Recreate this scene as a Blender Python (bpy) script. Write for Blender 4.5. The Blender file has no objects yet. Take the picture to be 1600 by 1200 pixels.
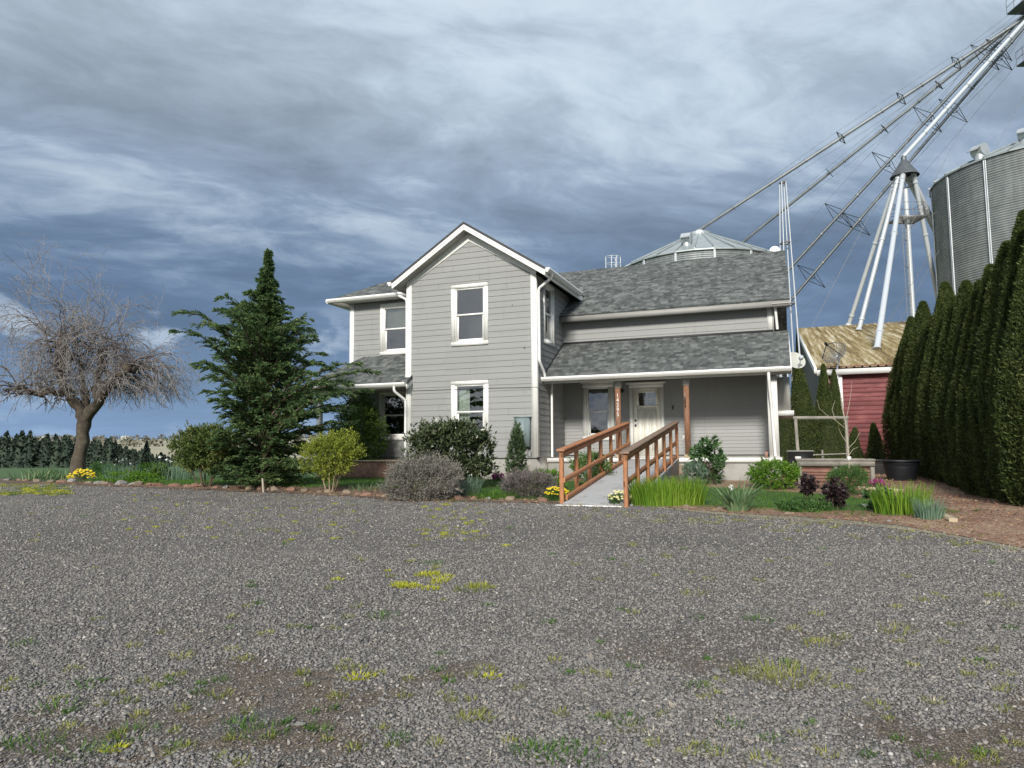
import bpy, math, random
import numpy as np
from math import sin, cos, pi, radians as R
from mathutils import Vector, Matrix
rnd = random.Random(7); rng = np.random.default_rng(7)
sc = bpy.context.scene

# ------------------------------------------------------------------ camera
EYE = 1.5
F_PX, PITCH, ROLL = 1092.97, 0.088426, -0.008084       # 1600 px wide frame
fw = Vector((0, cos(PITCH), sin(PITCH))); up0 = Vector((0, -sin(PITCH), cos(PITCH)))
rt = Vector((1, 0, 0)) * cos(ROLL) + up0 * sin(ROLL); up = Vector((1, 0, 0)) * -sin(ROLL) + up0 * cos(ROLL)
cd = bpy.data.cameras.new('camera'); cam = bpy.data.objects.new('camera', cd); sc.collection.objects.link(cam)
cam.matrix_world = Matrix(((rt.x, up.x, -fw.x, 0), (rt.y, up.y, -fw.y, 0), (rt.z, up.z, -fw.z, EYE), (0, 0, 0, 1)))
cd.sensor_width = 36; cd.lens = 36 * F_PX / 1600; cd.clip_end = 9000; cd.clip_start = .1
sc.camera = cam
sc.view_settings.view_transform = 'Standard'; sc.view_settings.look = 'None'
sc.view_settings.exposure = 0.40; sc.view_settings.gamma = 1

# ------------------------------------------------------------------ sun
SUN_EL, SUN_AZ = R(28), R(15)         # light travels towards azimuth SUN_AZ (clockwise from +Y)
sd = bpy.data.lights.new('sun', 'SUN'); sd.energy = 3.6; sd.angle = R(9); sd.color = (1, .95, .87)
sun = bpy.data.objects.new('sun', sd); sc.collection.objects.link(sun)
ldir = Vector((sin(SUN_AZ) * cos(SUN_EL), cos(SUN_AZ) * cos(SUN_EL), -sin(SUN_EL)))
sun.rotation_euler = ldir.to_track_quat('-Z', 'Y').to_euler(); sun.location = (-10, -20, 30)

# ------------------------------------------------------------------ node helpers
class NT:
    def __init__(s, tree): s.t = tree; s.n = tree.nodes; s.l = tree.links
    def new(s, typ, **kw):
        n = s.n.new(typ)
        for k, v in kw.items():
            if k.startswith('_'): setattr(n, k[1:], v)
            else: s.put(n, k, v)
        return n
    def put(s, n, k, v):
        i = n.inputs[int(k[1:])] if (k[0] == 'i' and k[1:].isdigit()) else n.inputs[k.replace('__', ' ')]
        if isinstance(v, bpy.types.NodeSocket): s.l.new(v, i)
        elif isinstance(v, bpy.types.Node): s.l.new(v.outputs[0], i)
        else: i.default_value = v
    def m(s, op, a, b=None, c=None, clamp=False):
        n = s.n.new('ShaderNodeMath'); n.operation = op; n.use_clamp = clamp
        for k, v in enumerate((a, b, c)):
            if v is not None: s.put(n, 'i%d' % k, v)
        return n.outputs[0]
    def vm(s, op, a, b=None):
        n = s.n.new('ShaderNodeVectorMath'); n.operation = op
        s.put(n, 'i0', a)
        if b is not None: s.put(n, 'i3' if op == 'SCALE' else 'i1', b)
        return n.outputs[0]
    def noise(s, vec, scale, detail=4, rough=.55, out=0, dist=0):
        n = s.n.new('ShaderNodeTexNoise')
        if vec is not None: s.l.new(vec, n.inputs['Vector'])
        n.inputs['Scale'].default_value = scale; n.inputs['Detail'].default_value = detail
        n.inputs['Roughness'].default_value = rough; n.inputs['Distortion'].default_value = dist
        return n.outputs[out]
    def ramp(s, fac, stops, interp='LINEAR'):
        n = s.n.new('ShaderNodeValToRGB'); cr = n.color_ramp; cr.interpolation = interp
        while len(cr.elements) < len(stops): cr.elements.new(.5)
        for e, (p, c) in zip(cr.elements, stops):
            e.position = p; e.color = (c, c, c, 1) if not hasattr(c, '__len__') else (*c[:3], 1)
        s.l.new(fac, n.inputs[0]); return n.outputs[0]
    def mix(s, fac, a, b, blend='MIX'):
        n = s.n.new('ShaderNodeMix'); n.data_type = 'RGBA'; n.blend_type = blend
        for q, v in ((0, fac), (6, a), (7, b)):
            if isinstance(v, bpy.types.NodeSocket): s.l.new(v, n.inputs[q])
            elif q == 0: n.inputs[0].default_value = v
            else: n.inputs[q].default_value = (*v[:3], 1) if hasattr(v, '__len__') else (v, v, v, 1)
        return n.outputs[2]
    def bump(s, h, strength=.5, dist=.01, normal=None):
        n = s.n.new('ShaderNodeBump'); s.l.new(h, n.inputs['Height'])
        n.inputs['Strength'].default_value = strength; n.inputs['Distance'].default_value = dist
        if normal is not None: s.l.new(normal, n.inputs['Normal'])
        return n.outputs[0]
    def sep(s, v):
        n = s.n.new('ShaderNodeSeparateXYZ'); s.l.new(v, n.inputs[0]); return n.outputs
    def comb(s, x, y, z=0.0):
        n = s.n.new('ShaderNodeCombineXYZ')
        for k, v in enumerate((x, y, z)): s.put(n, 'i%d' % k, v)
        return n.outputs[0]
    def mr(s, v, a, b, c=0.0, d=1.0, smooth=True):
        n = s.n.new('ShaderNodeMapRange'); n.interpolation_type = 'SMOOTHSTEP' if smooth else 'LINEAR'
        s.put(n, 'i0', v)
        for k, x in enumerate((a, b, c, d)): n.inputs[k + 1].default_value = x
        return n.outputs[0]
    def coord(s, which='Object'):
        return s.n.new('ShaderNodeTexCoord').outputs[which]
    def wn(s, vec):
        n = s.n.new('ShaderNodeTexWhiteNoise'); n.noise_dimensions = '3D'; s.l.new(vec, n.inputs[0]); return n.outputs

# ------------------------------------------------------------------ world: storm-cloud sky
w = bpy.data.worlds.new('World'); sc.world = w; w.use_nodes = True
t = NT(w.node_tree); t.n.clear()
CLX, CLY = 3.3, 1.7
d = t.coord('Generated'); X, Y, Z = t.sep(d)
zc = t.m('MAXIMUM', Z, 0.0)
inv = t.m('DIVIDE', 1.0, t.m('ADD', zc, .20))
cv = t.comb(t.m('ADD', t.m('MULTIPLY', X, inv), CLX), t.m('ADD', t.m('MULTIPLY', Y, inv), CLY), t.m('MULTIPLY', Z, .8))
rot = t.new('ShaderNodeVectorRotate', _rotation_type='Z_AXIS', Vector=cv, Angle=-.35).outputs[0]
rs = t.vm('MULTIPLY', rot, (.62, 1.0, 1.0))
warp = t.vm('ADD', rs, t.vm('SCALE', t.noise(rs, 2.2, 3, .5, 1), .35))
n1 = t.noise(warp, 1.25, 10, .56); n2 = t.noise(warp, 3.6, 9, .60); n3 = t.noise(rs, .6, 2, .5); n4 = t.noise(warp, 10.0, 8, .62)
el = t.m('ADD', zc, t.m('MULTIPLY', t.m('SUBTRACT', n3, .5), .22))
base = t.ramp(el, [(0, (.18, .29, .48)), (.06, (.14, .23, .385)), (.15, (.098, .156, .26)), (.24, (.12, .178, .275)),
                   (.33, (.235, .305, .405)), (.45, (.37, .445, .53)), (.75, (.47, .54, .61)), (1, (.42, .48, .56))])
mod = t.m('ADD', t.m('MULTIPLY', t.mr(n1, .34, .66), .46), t.m('ADD', t.m('MULTIPLY', t.mr(n2, .30, .70), .26), t.m('MULTIPLY', t.mr(n4, .3, .7), .12)))
mod = t.m('ADD', mod, .62)
ampl = t.mr(zc, .04, .34, .3, 1.0)
mod = t.m('ADD', 1.0, t.m('MULTIPLY', t.m('SUBTRACT', mod, 1.0), ampl))
col = t.mix(1.0, base, t.comb(mod, mod, mod), 'MULTIPLY')
nh = t.m('ADD', t.m('MULTIPLY', n1, .6), t.m('ADD', t.m('MULTIPLY', n2, .3), t.m('MULTIPLY', n4, .1)))
hl = t.m('MULTIPLY', t.mr(nh, .49, .64), t.mr(zc, .13, .38, 0, .72))
col = t.mix(hl, col, (.56, .64, .69))
# low bright cumulus breaking through near the horizon on the left
cl = t.noise(t.comb(t.m('MULTIPLY', X, 1.0), t.m('MULTIPLY', Y, 1.0), t.m('MULTIPLY', Z, 2.2)), 7.5, 8, .55)
band = t.m('MULTIPLY', t.mr(Z, .02, .09), t.mr(Z, .22, .14))
lft = t.mr(X, -.1, -.34)
cm = t.m('MULTIPLY', t.mr(cl, .54, .64), t.m('MULTIPLY', band, lft))
col = t.mix(t.m('MULTIPLY', cm, .55), col, (.55, .64, .74))
lo = t.m('MULTIPLY', t.mr(cl, .50, .62), t.mr(Z, .07, .0))
col = t.mix(t.m('MULTIPLY', lo, .35), col, (.42, .55, .72))
# the open, brighter half of the sky the light comes from (behind the viewer)
bk = t.mr(Y, .25, -.5)
col = t.mix(bk, col, t.mix(1.0, t.mix(t.mr(n1, .4, .65), (.20, .29, .44), (.72, .77, .82)), .78, 'MULTIPLY'))
sky = t.new('ShaderNodeTexSky', _sky_type='NISHITA', _sun_disc=False)
sky.sun_elevation = SUN_EL; sky.sun_rotation = SUN_AZ + pi
s1 = t.mix(1.0, sky.outputs[0], .045, 'MULTIPLY')
out = t.mix(.12, col, s1)
bg = t.new('ShaderNodeBackground', Color=out, Strength=1.0)
t.l.new(bg.outputs[0], t.new('ShaderNodeOutputWorld').inputs[0])

# ------------------------------------------------------------------ materials
MATS = {}
def newmat(name):
    m = bpy.data.materials.new(name); m.use_nodes = True; t = NT(m.node_tree); t.n.clear()
    b = t.new('ShaderNodeBsdfPrincipled'); o = t.new('ShaderNodeOutputMaterial'); t.l.new(b.outputs[0], o.inputs[0])
    MATS[name] = m; return m, t, b
def simple(name, col, rough=.6, metal=0, var=.12, scale=3.0, bump=0, bscale=40, spec=None, dirt=None):
    m, t, b = newmat(name); c = t.coord()
    n = t.noise(c, scale, 6, .6)
    k = t.mr(n, .25, .75, 1 - var, 1 + var, False)
    cc = t.mix(1.0, col, t.comb(k, k, k), 'MULTIPLY')
    if dirt: cc = t.mix(t.m('MULTIPLY', t.mr(t.noise(c, dirt[1], 7, .65), .5, .75), dirt[2]), cc, dirt[0])
    t.put(b, 'Base Color', cc); b.inputs['Roughness'].default_value = rough; b.inputs['Metallic'].default_value = metal
    if spec is not None: b.inputs['Specular IOR Level'].default_value = spec
    if bump: t.put(b, 'Normal', t.bump(t.noise(c, bscale, 5, .6), bump, .01))
    return m
def leafmat(name, cols, rough=.55, trans=.35, spec=.3):
    """foliage: every leaf (mesh island) takes its own tint"""
    m, t, b = newmat(name)
    g = t.new('ShaderNodeNewGeometry'); r = g.outputs['Random Per Island']
    big = t.noise(t.coord(), 1.3, 3, .5)
    f = t.m('ADD', t.m('MULTIPLY', r, .7), t.m('MULTIPLY', t.mr(big, .3, .7), .3))
    n = len(cols); col = t.ramp(f, [(i / (n - 1), c) for i, c in enumerate(cols)])
    t.put(b, 'Base Color', col); b.inputs['Roughness'].default_value = rough; b.inputs['Specular IOR Level'].default_value = spec
    tr = t.new('ShaderNodeBsdfTranslucent', Color=col); mx = t.new('ShaderNodeMixShader', Fac=trans)
    t.l.new(b.outputs[0], mx.inputs[1]); t.l.new(tr.outputs[0], mx.inputs[2])
    o = [n for n in t.n if n.type == 'OUTPUT_MATERIAL'][0]; t.l.new(mx.outputs[0], o.inputs[0])
    return m
HA = 0.3657679                                   # house yaw
def houseco(t):
    n = t.new('ShaderNodeVectorRotate', _rotation_type='Z_AXIS', Vector=t.coord(), Angle=HA); return n.outputs[0]

def siding_mat(name, col):
    m, t, b = newmat(name); c = houseco(t); x, y, z = t.sep(c)
    st = t.noise(t.comb(t.m('MULTIPLY', x, 1.0), t.m('MULTIPLY', y, 1.0), t.m('MULTIPLY', z, 14.0)), 2.0, 5, .6)
    bl = t.noise(c, .8, 4, .55)
    bd = t.wn(t.comb(t.m('FLOOR', t.m('MULTIPLY', x, .3)), t.m('FLOOR', t.m('DIVIDE', z, .175)), 0.0))[0]
    k = t.m('ADD', t.m('ADD', t.m('MULTIPLY', st, .10), t.m('MULTIPLY', bl, .14)), t.m('ADD', t.m('MULTIPLY', bd, .07), .84))
    cc = t.mix(1.0, col, t.comb(k, k, k), 'MULTIPLY')
    low = t.m('MULTIPLY', t.mr(z, .75, -.05), t.mr(t.noise(c, 5, 5, .65), .35, .65)); cc = t.mix(t.m('MULTIPLY', low, .35), cc, (.17, .145, .11))
    drip = t.mr(t.noise(t.comb(t.m('MULTIPLY', x, 7.0), t.m('MULTIPLY', y, 7.0), t.m('MULTIPLY', z, .5)), 1.0, 5, .6), .56, .72); cc = t.mix(t.m('MULTIPLY', drip, .22), cc, (.15, .15, .14))
    sp = t.mr(t.noise(c, 26, 3, .6), .70, .78)
    cc = t.mix(t.m('MULTIPLY', sp, .3), cc, (.16, .155, .14))
    t.put(b, 'Base Color', cc); b.inputs['Roughness'].default_value = .62
    gr = t.noise(t.comb(t.m('MULTIPLY', x, 4.0), t.m('MULTIPLY', y, 4.0), t.m('MULTIPLY', z, 90.0)), 1.0, 4, .6)
    t.put(b, 'Normal', t.bump(gr, .25, .004)); return m
siding_mat('siding', (.262, .267, .262))

def shingle_mat(name, along_u, tint=(1, 1, 1)):
    m, t, b = newmat(name); x, y, z = t.sep(houseco(t))
    if along_u: a, s = x, t.m('DIVIDE', z, .5)
    else: a, s = y, t.m('DIVIDE', z, .5)
    row = t.m('DIVIDE', s, .142); ri = t.m('FLOOR', row); rf = t.m('FRACT', row)
    off = t.wn(t.comb(ri, 3.0, 0.0))[0]
    def lay(wd, k):
        c = t.m('ADD', t.m('DIVIDE', a, wd), t.m('MULTIPLY', off, 7.3 * k)); return t.m('FLOOR', c), t.m('FRACT', c)
    c1, f1 = lay(.23, 1); c2, f2 = lay(.105, 2.3)
    r1 = t.wn(t.comb(c1, ri, 1.0))[0]; r2 = t.wn(t.comb(c2, ri, 5.0))[0]
    tab = t.m('ADD', t.m('MULTIPLY', r1, .55), t.m('MULTIPLY', r2, .45))
    col = t.ramp(tab, [(.12, (.055, .060, .059)), (.4, (.088, .097, .094)), (.62, (.118, .127, .123)), (.88, (.18, .187, .18))])
    gran = t.noise(t.coord(), 240, 2, .7); big = t.noise(t.coord(), .7, 3, .5)
    k = t.m('ADD', t.m('MULTIPLY', gran, .5), t.m('ADD', t.m('MULTIPLY', big, .3), .6))
    col = t.mix(1.0, col, t.comb(k, k, k), 'MULTIPLY'); col = t.mix(1.0, col, tint, 'MULTIPLY')
    t.put(b, 'Base Color', col); b.inputs['Roughness'].default_value = .95; b.inputs['Specular IOR Level'].default_value = .2
    thick = t.m('MULTIPLY', t.m('GREATER_THAN', r1, .5), t.m('LESS_THAN', rf, .97))
    h = t.m('ADD', t.m('MULTIPLY', t.m('SUBTRACT', 1.0, rf), .6), t.m('MULTIPLY', thick, .4))
    t.put(b, 'Normal', t.bump(t.m('ADD', h, t.m('MULTIPLY', gran, .25)), .8, .012)); return m
shingle_mat('shingle_front', True); shingle_mat('shingle_side', False)

simple('white', (.78, .78, .75), .5, var=.05, bump=.08, bscale=25, dirt=((.42, .40, .35), 2.2, .35))
simple('gutter_white', (.80, .80, .78), .38, var=.04, dirt=((.5, .5, .44), 3, .4))
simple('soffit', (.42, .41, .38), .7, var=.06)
simple('fascia_grey', (.30, .295, .28), .6, var=.08)
simple('door', (.80, .78, .70), .5, var=.03)
simple('dark_trim', (.03, .03, .032), .6)
simple('concrete', (.33, .325, .30), .9, var=.18, scale=2.2, bump=.25, bscale=60, dirt=((.20, .15, .10), 1.6, .6))
simple('ramp_concrete', (.40, .405, .41), .88, var=.1, scale=1.5, bump=.25, bscale=90, dirt=((.20, .18, .15), 2.2, .75))
simple('curtain', (.55, .57, .52), .9, var=.1)
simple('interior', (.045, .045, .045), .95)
simple('blind', (.22, .23, .20), .8)
simple('electric_grey', (.19, .245, .25), .45, var=.06)
simple('electric_metal', (.25, .25, .25), .5, metal=.5)
simple('black_metal', (.02, .02, .02), .4, metal=.3)
simple('dark_steel', (.11, .125, .135), .5, metal=.4, var=.25)
simple('white_steel', (.52, .56, .60), .45, metal=.1, var=.06, dirt=((.35, .33, .3), 3, .35))
simple('spout_steel', (.20, .22, .235), .5, metal=.3, var=.3, scale=1.2)
simple('plastic_pot', (.009, .011, .015), .5, var=.2)
simple('plastic_pot_old', (.03, .03, .029), .7, var=.2)
simple('white_paper', (.75, .76, .74), .8)
simple('dish_grey', (.45, .46, .42), .5, var=.05)
simple('rock_red', (.22, .125, .088), .9, var=.35, scale=6, bump=.6, bscale=18, dirt=((.30, .25, .18), 5, .5))
simple('rock_tan', (.23, .18, .13), .9, var=.35, scale=6, bump=.6, bscale=18, dirt=((.16, .18, .10), 5, .6))
simple('rock_grey', (.24, .23, .215), .9, var=.3, scale=6, bump=.6, bscale=18, dirt=((.16, .17, .12), 5, .5))
simple('bark', (.075, .06, .045), .95, var=.5, scale=7, bump=1.0, bscale=9, dirt=((.17, .17, .11), 4, .5))
simple('twig', (.25, .23, .22), .8, var=.25, scale=5)
simple('twig_dark', (.115, .095, .085), .9, var=.3, scale=5)
simple('stem_tan', (.34, .27, .17), .85, var=.2)
simple('stem_brown', (.10, .075, .05), .9, var=.3)
simple('stake', (.42, .37, .29), .85, var=.15)
simple('weathered', (.25, .235, .205), .9, var=.3, scale=5, bump=.3, bscale=40)
simple('lumber', (.46, .38, .26), .8, var=.15)
simple('copper_plate', (.30, .17, .13), .6, var=.1)
simple('ac_case', (.20, .20, .19), .6, var=.1)
simple('rust_metal', (.24, .13, .10), .7, metal=.3, var=.35, scale=5)
simple('shed_dark', (.12, .125, .115), .55, metal=.5, var=.2)

def wood(name, col, dark, sc_=1.0):
    m, t, b = newmat(name); c = houseco(t)
    n = t.noise(t.vm('MULTIPLY', c, (22, 3, 6)), 1.5 * sc_, 6, .65); n2 = t.noise(c, 2.5, 4, .5)
    cc = t.mix(t.mr(n, .35, .7), col, dark); cc = t.mix(t.m('MULTIPLY', t.mr(n2, .5, .75), .5), cc, (.19, .15, .12))
    t.put(b, 'Base Color', cc); b.inputs['Roughness'].default_value = .75; t.put(b, 'Normal', t.bump(n, .3, .004))
wood('cedar', (.46, .20, .088), (.32, .135, .06)); wood('cedar_top', (.27, .185, .13), (.17, .115, .085)); wood('post_wood', (.27, .135, .075), (.17, .085, .05))

def glass(name, tint=(.72, .78, .76)):
    m, t, b = newmat(name); t.n.remove(b)
    gl = t.new('ShaderNodeBsdfGlossy', Color=(1, 1, 1, 1), Roughness=.01); tr = t.new('ShaderNodeBsdfTransparent', Color=(*tint, 1))
    fr = t.new('ShaderNodeFresnel', IOR=1.6)
    wob = t.bump(t.noise(t.coord(), 1.7, 2, .5), .12, .05); t.l.new(wob, gl.inputs['Normal'])
    mx = t.new('ShaderNodeMixShader', Fac=t.m('ADD', t.m('MULTIPLY', fr, 1.0), .17, clamp=True)); t.l.new(tr.outputs[0], mx.inputs[1]); t.l.new(gl.outputs[0], mx.inputs[2])
    o = [n for n in t.n if n.type == 'OUTPUT_MATERIAL'][0]; t.l.new(mx.outputs[0], o.inputs[0])
glass('glass')

def galv(name, a, b_, metal=.75):
    m, t, b = newmat(name); c = t.coord()
    n = t.noise(c, .9, 5, .6); x, y, z = t.sep(c)
    st = t.noise(t.comb(t.m('MULTIPLY', x, 2.0), t.m('MULTIPLY', y, 2.0), t.m('MULTIPLY', z, .25)), 1.5, 5, .6)
    t.put(b, 'Base Color', t.mix(t.mr(t.m('ADD', t.m('MULTIPLY', n, .5), t.m('MULTIPLY', st, .5)), .35, .65), a, b_))
    b.inputs['Roughness'].default_value = .48; b.inputs['Metallic'].default_value = metal
galv('bin_wall', (.30, .325, .33), (.20, .22, .23), .35); galv('bin_roof', (.42, .46, .46), (.32, .36, .37), .45); galv('galv', (.55, .58, .60), (.42, .45, .47), .5)

# gravel ----------------------------------------------------------------
def gravel():
    m, t, b = newmat('gravel'); c = t.coord(); x, y, z = t.sep(c)
    v = t.new('ShaderNodeTexVoronoi', _feature='F1', Vector=c, Scale=58.0, Randomness=1.0)
    e = t.new('ShaderNodeTexVoronoi', _feature='DISTANCE_TO_EDGE', Vector=c, Scale=58.0)
    r = t.wn(v.outputs['Position'])
    col = t.ramp(r[0], [(0, (.088, .084, .082)), (.35, (.155, .148, .144)), (.7, (.218, .209, .20)), (.95, (.29, .272, .252)), (1, (.38, .36, .34))])
    col = t.mix(.025, col, r[1])
    v2 = t.new('ShaderNodeTexVoronoi', _feature='F1', Vector=c, Scale=14.0)
    r2 = t.wn(v2.outputs['Position'])[0]
    col = t.mix(t.m('MULTIPLY', t.mr(r2, .9, .97), .4), col, (.34, .33, .31))
    gap = t.mr(e.outputs['Distance'], .0, .10)
    col = t.mix(gap, (.055, .052, .048), col)
    big = t.noise(c, .35, 5, .6); med = t.noise(c, 2.4, 6, .65)
    col = t.mix(1.0, col, t.ramp(big, [(.3, .88), (.7, 1.22)]), 'MULTIPLY')
    f1 = t.noise(c, 11, 4, .7); f2 = t.noise(t.vm('MULTIPLY', c, (1, .5, 1)), 4.0, 5, .7)
    ff = t.m('ADD', t.m('MULTIPLY', t.mr(f1, .3, .7), .55), t.m('MULTIPLY', t.mr(f2, .3, .7), .45)); fa = t.mr(y, 8.0, 15.0)
    fk = t.m('ADD', 1.0, t.m('MULTIPLY', fa, t.m('SUBTRACT', t.m('MULTIPLY', ff, 1.5), .45)))
    col = t.mix(1.0, col, t.comb(fk, t.m('MULTIPLY', fk, .975), t.m('MULTIPLY', fk, .94)), 'MULTIPLY')
    # soil showing through: bottom left, the far edge and the right side
    def sn(a, b, ph): return t.m('SINE', t.m('ADD', t.m('ADD', t.m('MULTIPLY', x, a), t.m('MULTIPLY', y, b)), ph))
    sf = t.m('ADD', t.m('ADD', sn(1.7, .9, .4), sn(-1.1, 2.6, 2.0)), t.m('ADD', t.m('MULTIPLY', sn(4.3, 3.1, 1.0), .6), t.m('MULTIPLY', sn(-7.9, 9.2, .3), .4)))
    patch = t.m('MULTIPLY', t.mr(sf, .1, 1.2), t.mr(y, 6.0, 4.2))
    nearw = t.m('ADD', t.mr(y, 5.6, 3.2, 0, .4), t.m('MULTIPLY', patch, 2.5)); rightw = t.m('MULTIPLY', t.mr(x, 1.0, 8.0), t.mr(y, 8.0, 12.0))
    soil = t.m('MULTIPLY', t.mr(med, .47, .66), t.m('ADD', t.m('MULTIPLY', nearw, t.mr(big, .35, .55)), t.m('ADD', t.m('MULTIPLY', rightw, .9), .12), clamp=True))
    soil = t.m('MAXIMUM', soil, t.m('MULTIPLY', patch, t.mr(med, .30, .55)))
    col = t.mix(t.m('MULTIPLY', soil, .68), col, t.mix(r[0], (.10, .070, .045), (.25, .19, .13)))
    # moss and short yellow-green growth in drifts along the far edge
    mn = t.noise(t.vm('MULTIPLY', c, (.55, 1.6, 1)), 1.1, 6, .65); fn = t.noise(c, 22, 3, .7)
    lt = t.mr(x, -9.5, -13.5)
    moss = t.m('MULTIPLY', t.mr(mn, .56, .66), t.m('ADD', t.mr(y, 7.0, 13.0, .0, .75), t.m('MULTIPLY', lt, .4), clamp=True))
    moss = t.m('MAXIMUM', moss, t.m('MULTIPLY', t.mr(mn, .36, .5), t.m('MULTIPLY', t.mr(x, -11.0, -14.5), t.mr(y, 14.5, 17.5))))
    moss = t.m('MULTIPLY', moss, t.mr(fn, .38, .6))
    col = t.mix(t.m('MULTIPLY', moss, .8), col, t.mix(r[0], (.26, .28, .07), (.40, .36, .16)))
    t.put(b, 'Base Color', col); b.inputs['Roughness'].default_value = .85; b.inputs['Specular IOR Level'].default_value = .35
    h = t.m('ADD', t.m('MULTIPLY', t.mr(e.outputs['Distance'], 0, .25), .7), t.m('MULTIPLY', r[0], .6))
    t.put(b, 'Normal', t.bump(t.m('ADD', h, t.m('MULTIPLY', t.noise(c, 120, 3, .6), .3)), 1.0, .012))
gravel()
def stonemat():
    m, t, b = newmat('stones'); g = t.new('ShaderNodeNewGeometry'); r = g.outputs['Random Per Island']
    col = t.ramp(r, [(0, (.105, .100, .096)), (.3, (.160, .152, .147)), (.65, (.212, .202, .191)), (.9, (.26, .242, .22)), (.98, (.32, .285, .245)), (1, (.50, .48, .45))])
    n = t.noise(t.coord(), 90, 4, .6); k = t.m('ADD', t.m('MULTIPLY', n, .7), .65)
    t.put(b, 'Base Color', t.mix(1.0, col, t.comb(k, k, k), 'MULTIPLY')); b.inputs['Roughness'].default_value = .8
stonemat()

def earth(name, cols, scale=14, bump=.8):
    m, t, b = newmat(name); c = t.coord()
    v = t.new('ShaderNodeTexVoronoi', _feature='F1', Vector=t.vm('MULTIPLY', c, (1, 1.6, 1)), Scale=float(scale) * 2.2)
    r = t.wn(v.outputs['Position'])[0]; n = t.noise(c, scale * .25, 7, .65); bg = t.noise(c, .8, 4, .6)
    f = t.m('ADD', t.m('MULTIPLY', r, .4), t.m('ADD', t.m('MULTIPLY', n, .45), t.m('MULTIPLY', t.mr(bg, .3, .7), .25)))
    k = len(cols); t.put(b, 'Base Color', t.ramp(f, [(.15 + .7 * i / (k - 1), cc) for i, cc in enumerate(cols)]))
    b.inputs['Roughness'].default_value = .95; t.put(b, 'Normal', t.bump(t.m('ADD', n, t.m('MULTIPLY', r, .5)), bump, .03))
earth('mulch', [(.055, .026, .017), (.14, .070, .044), (.22, .125, .08), (.31, .205, .135), (.40, .31, .21)])
earth('soil', [(.035, .024, .016), (.085, .055, .036), (.15, .10, .065), (.26, .19, .13)])
earth('verge', [(.07, .06, .05), (.15, .13, .105), (.22, .20, .13), (.30, .27, .15), (.36, .31, .2)])
earth('lawn_base', [(.015, .03, .008), (.03, .065, .014), (.05, .10, .02), (.075, .14, .03)], 30, .5)
def field():
    m, t, b = newmat('field'); c = t.coord(); x, y, z = t.sep(c)
    n = t.noise(c, .02, 6, .6); n2 = t.noise(c, .9, 5, .7)
    g = t.mix(t.mr(n2, .3, .7), (.035, .085, .016), (.07, .13, .03))
    tan = t.mix(t.mr(n, .35, .6), (.30, .27, .17), (.17, .20, .10))
    col = t.mix(t.mr(y, 470, 560), g, tan)
    t.put(b, 'Base Color', col); b.inputs['Roughness'].default_value = .95
field()
def hillmat():
    m, t, b = newmat('hill'); c = t.coord(); x, y, z = t.sep(c)
    n = t.noise(t.comb(t.m('MULTIPLY', x, .0035), t.m('MULTIPLY', y, .012)), 1.0, 5, .6)
    n2 = t.noise(t.comb(t.m('MULTIPLY', x, .03), t.m('MULTIPLY', y, .06)), 1.0, 6, .65)
    col = t.ramp(n, [(.32, (.16, .19, .11)), (.45, (.33, .31, .21)), (.6, (.42, .38, .27)), (.72, (.20, .24, .14))])
    col = t.mix(t.mr(n2, .56, .66), col, (.09, .11, .08))
    t.put(b, 'Base Color', col); b.inputs['Roughness'].default_value = .95
hillmat()

def barnroof():
    m, t, b = newmat('barn_roof'); x, y, z = t.sep(houseco(t))
    st = t.noise(t.comb(t.m('MULTIPLY', x, 3.4), t.m('MULTIPLY', y, .10), t.m('MULTIPLY', z, .1)), 1.2, 7, .72)
    sp = t.noise(t.coord(), 5, 6, .7)
    f = t.m('ADD', t.m('MULTIPLY', st, .7), t.m('MULTIPLY', sp, .3))
    col = t.ramp(f, [(.40, (.12, .08, .028)), (.47, (.22, .16, .055)), (.52, (.33, .26, .12)), (.59, (.60, .55, .43))])
    t.put(b, 'Base Color', col); b.inputs['Roughness'].default_value = .8
barnroof()
def barnred():
    m, t, b = newmat('barn_red'); c = houseco(t); x, y, z = t.sep(c)
    n = t.noise(t.comb(t.m('MULTIPLY', x, .6), t.m('MULTIPLY', y, .6), t.m('MULTIPLY', z, 3.0)), 1.4, 6, .65)
    t.put(b, 'Base Color', t.ramp(n, [(.35, (.09, .014, .016)), (.5, (.145, .023, .026)), (.68, (.24, .07, .068))]))
    b.inputs['Roughness'].default_value = .55
barnred()

leafmat('cypress_leaf', [(.028, .062, .028), (.065, .125, .048), (.13, .205, .075), (.25, .33, .11)])
leafmat('arbor_leaf', [(.026, .044, .014), (.055, .082, .022), (.092, .125, .032), (.16, .165, .06)], trans=.25)
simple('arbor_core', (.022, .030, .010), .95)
leafmat('yellowgreen_leaf', [(.10, .15, .02), (.20, .26, .035), (.32, .36, .05), (.42, .42, .09)])
leafmat('laurel_leaf', [(.014, .028, .012), (.035, .055, .022), (.075, .095, .04), (.24, .25, .16)], .35, .12, .5)
leafmat('lavender_leaf', [(.10, .11, .085), (.18, .175, .15), (.27, .25, .22), (.36, .32, .27)], .8, .15)
leafmat('heather_leaf', [(.07, .075, .055), (.15, .135, .13), (.24, .20, .20), (.13, .18, .06)], .8, .15)
leafmat('juniper_leaf', [(.02, .04, .02), (.05, .085, .04), (.09, .14, .05), (.16, .2, .11)], .6, .15)
leafmat('bush_leaf', [(.04, .09, .02), (.09, .17, .035), (.16, .26, .055), (.27, .36, .10)])
leafmat('pieris_leaf', [(.04, .075, .02), (.09, .135, .035), (.16, .21, .055), (.24, .20, .07)])
leafmat('rhodo_leaf', [(.02, .055, .02), (.045, .10, .035), (.09, .17, .06), (.18, .30, .12)], .35, .15, .5)
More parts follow.
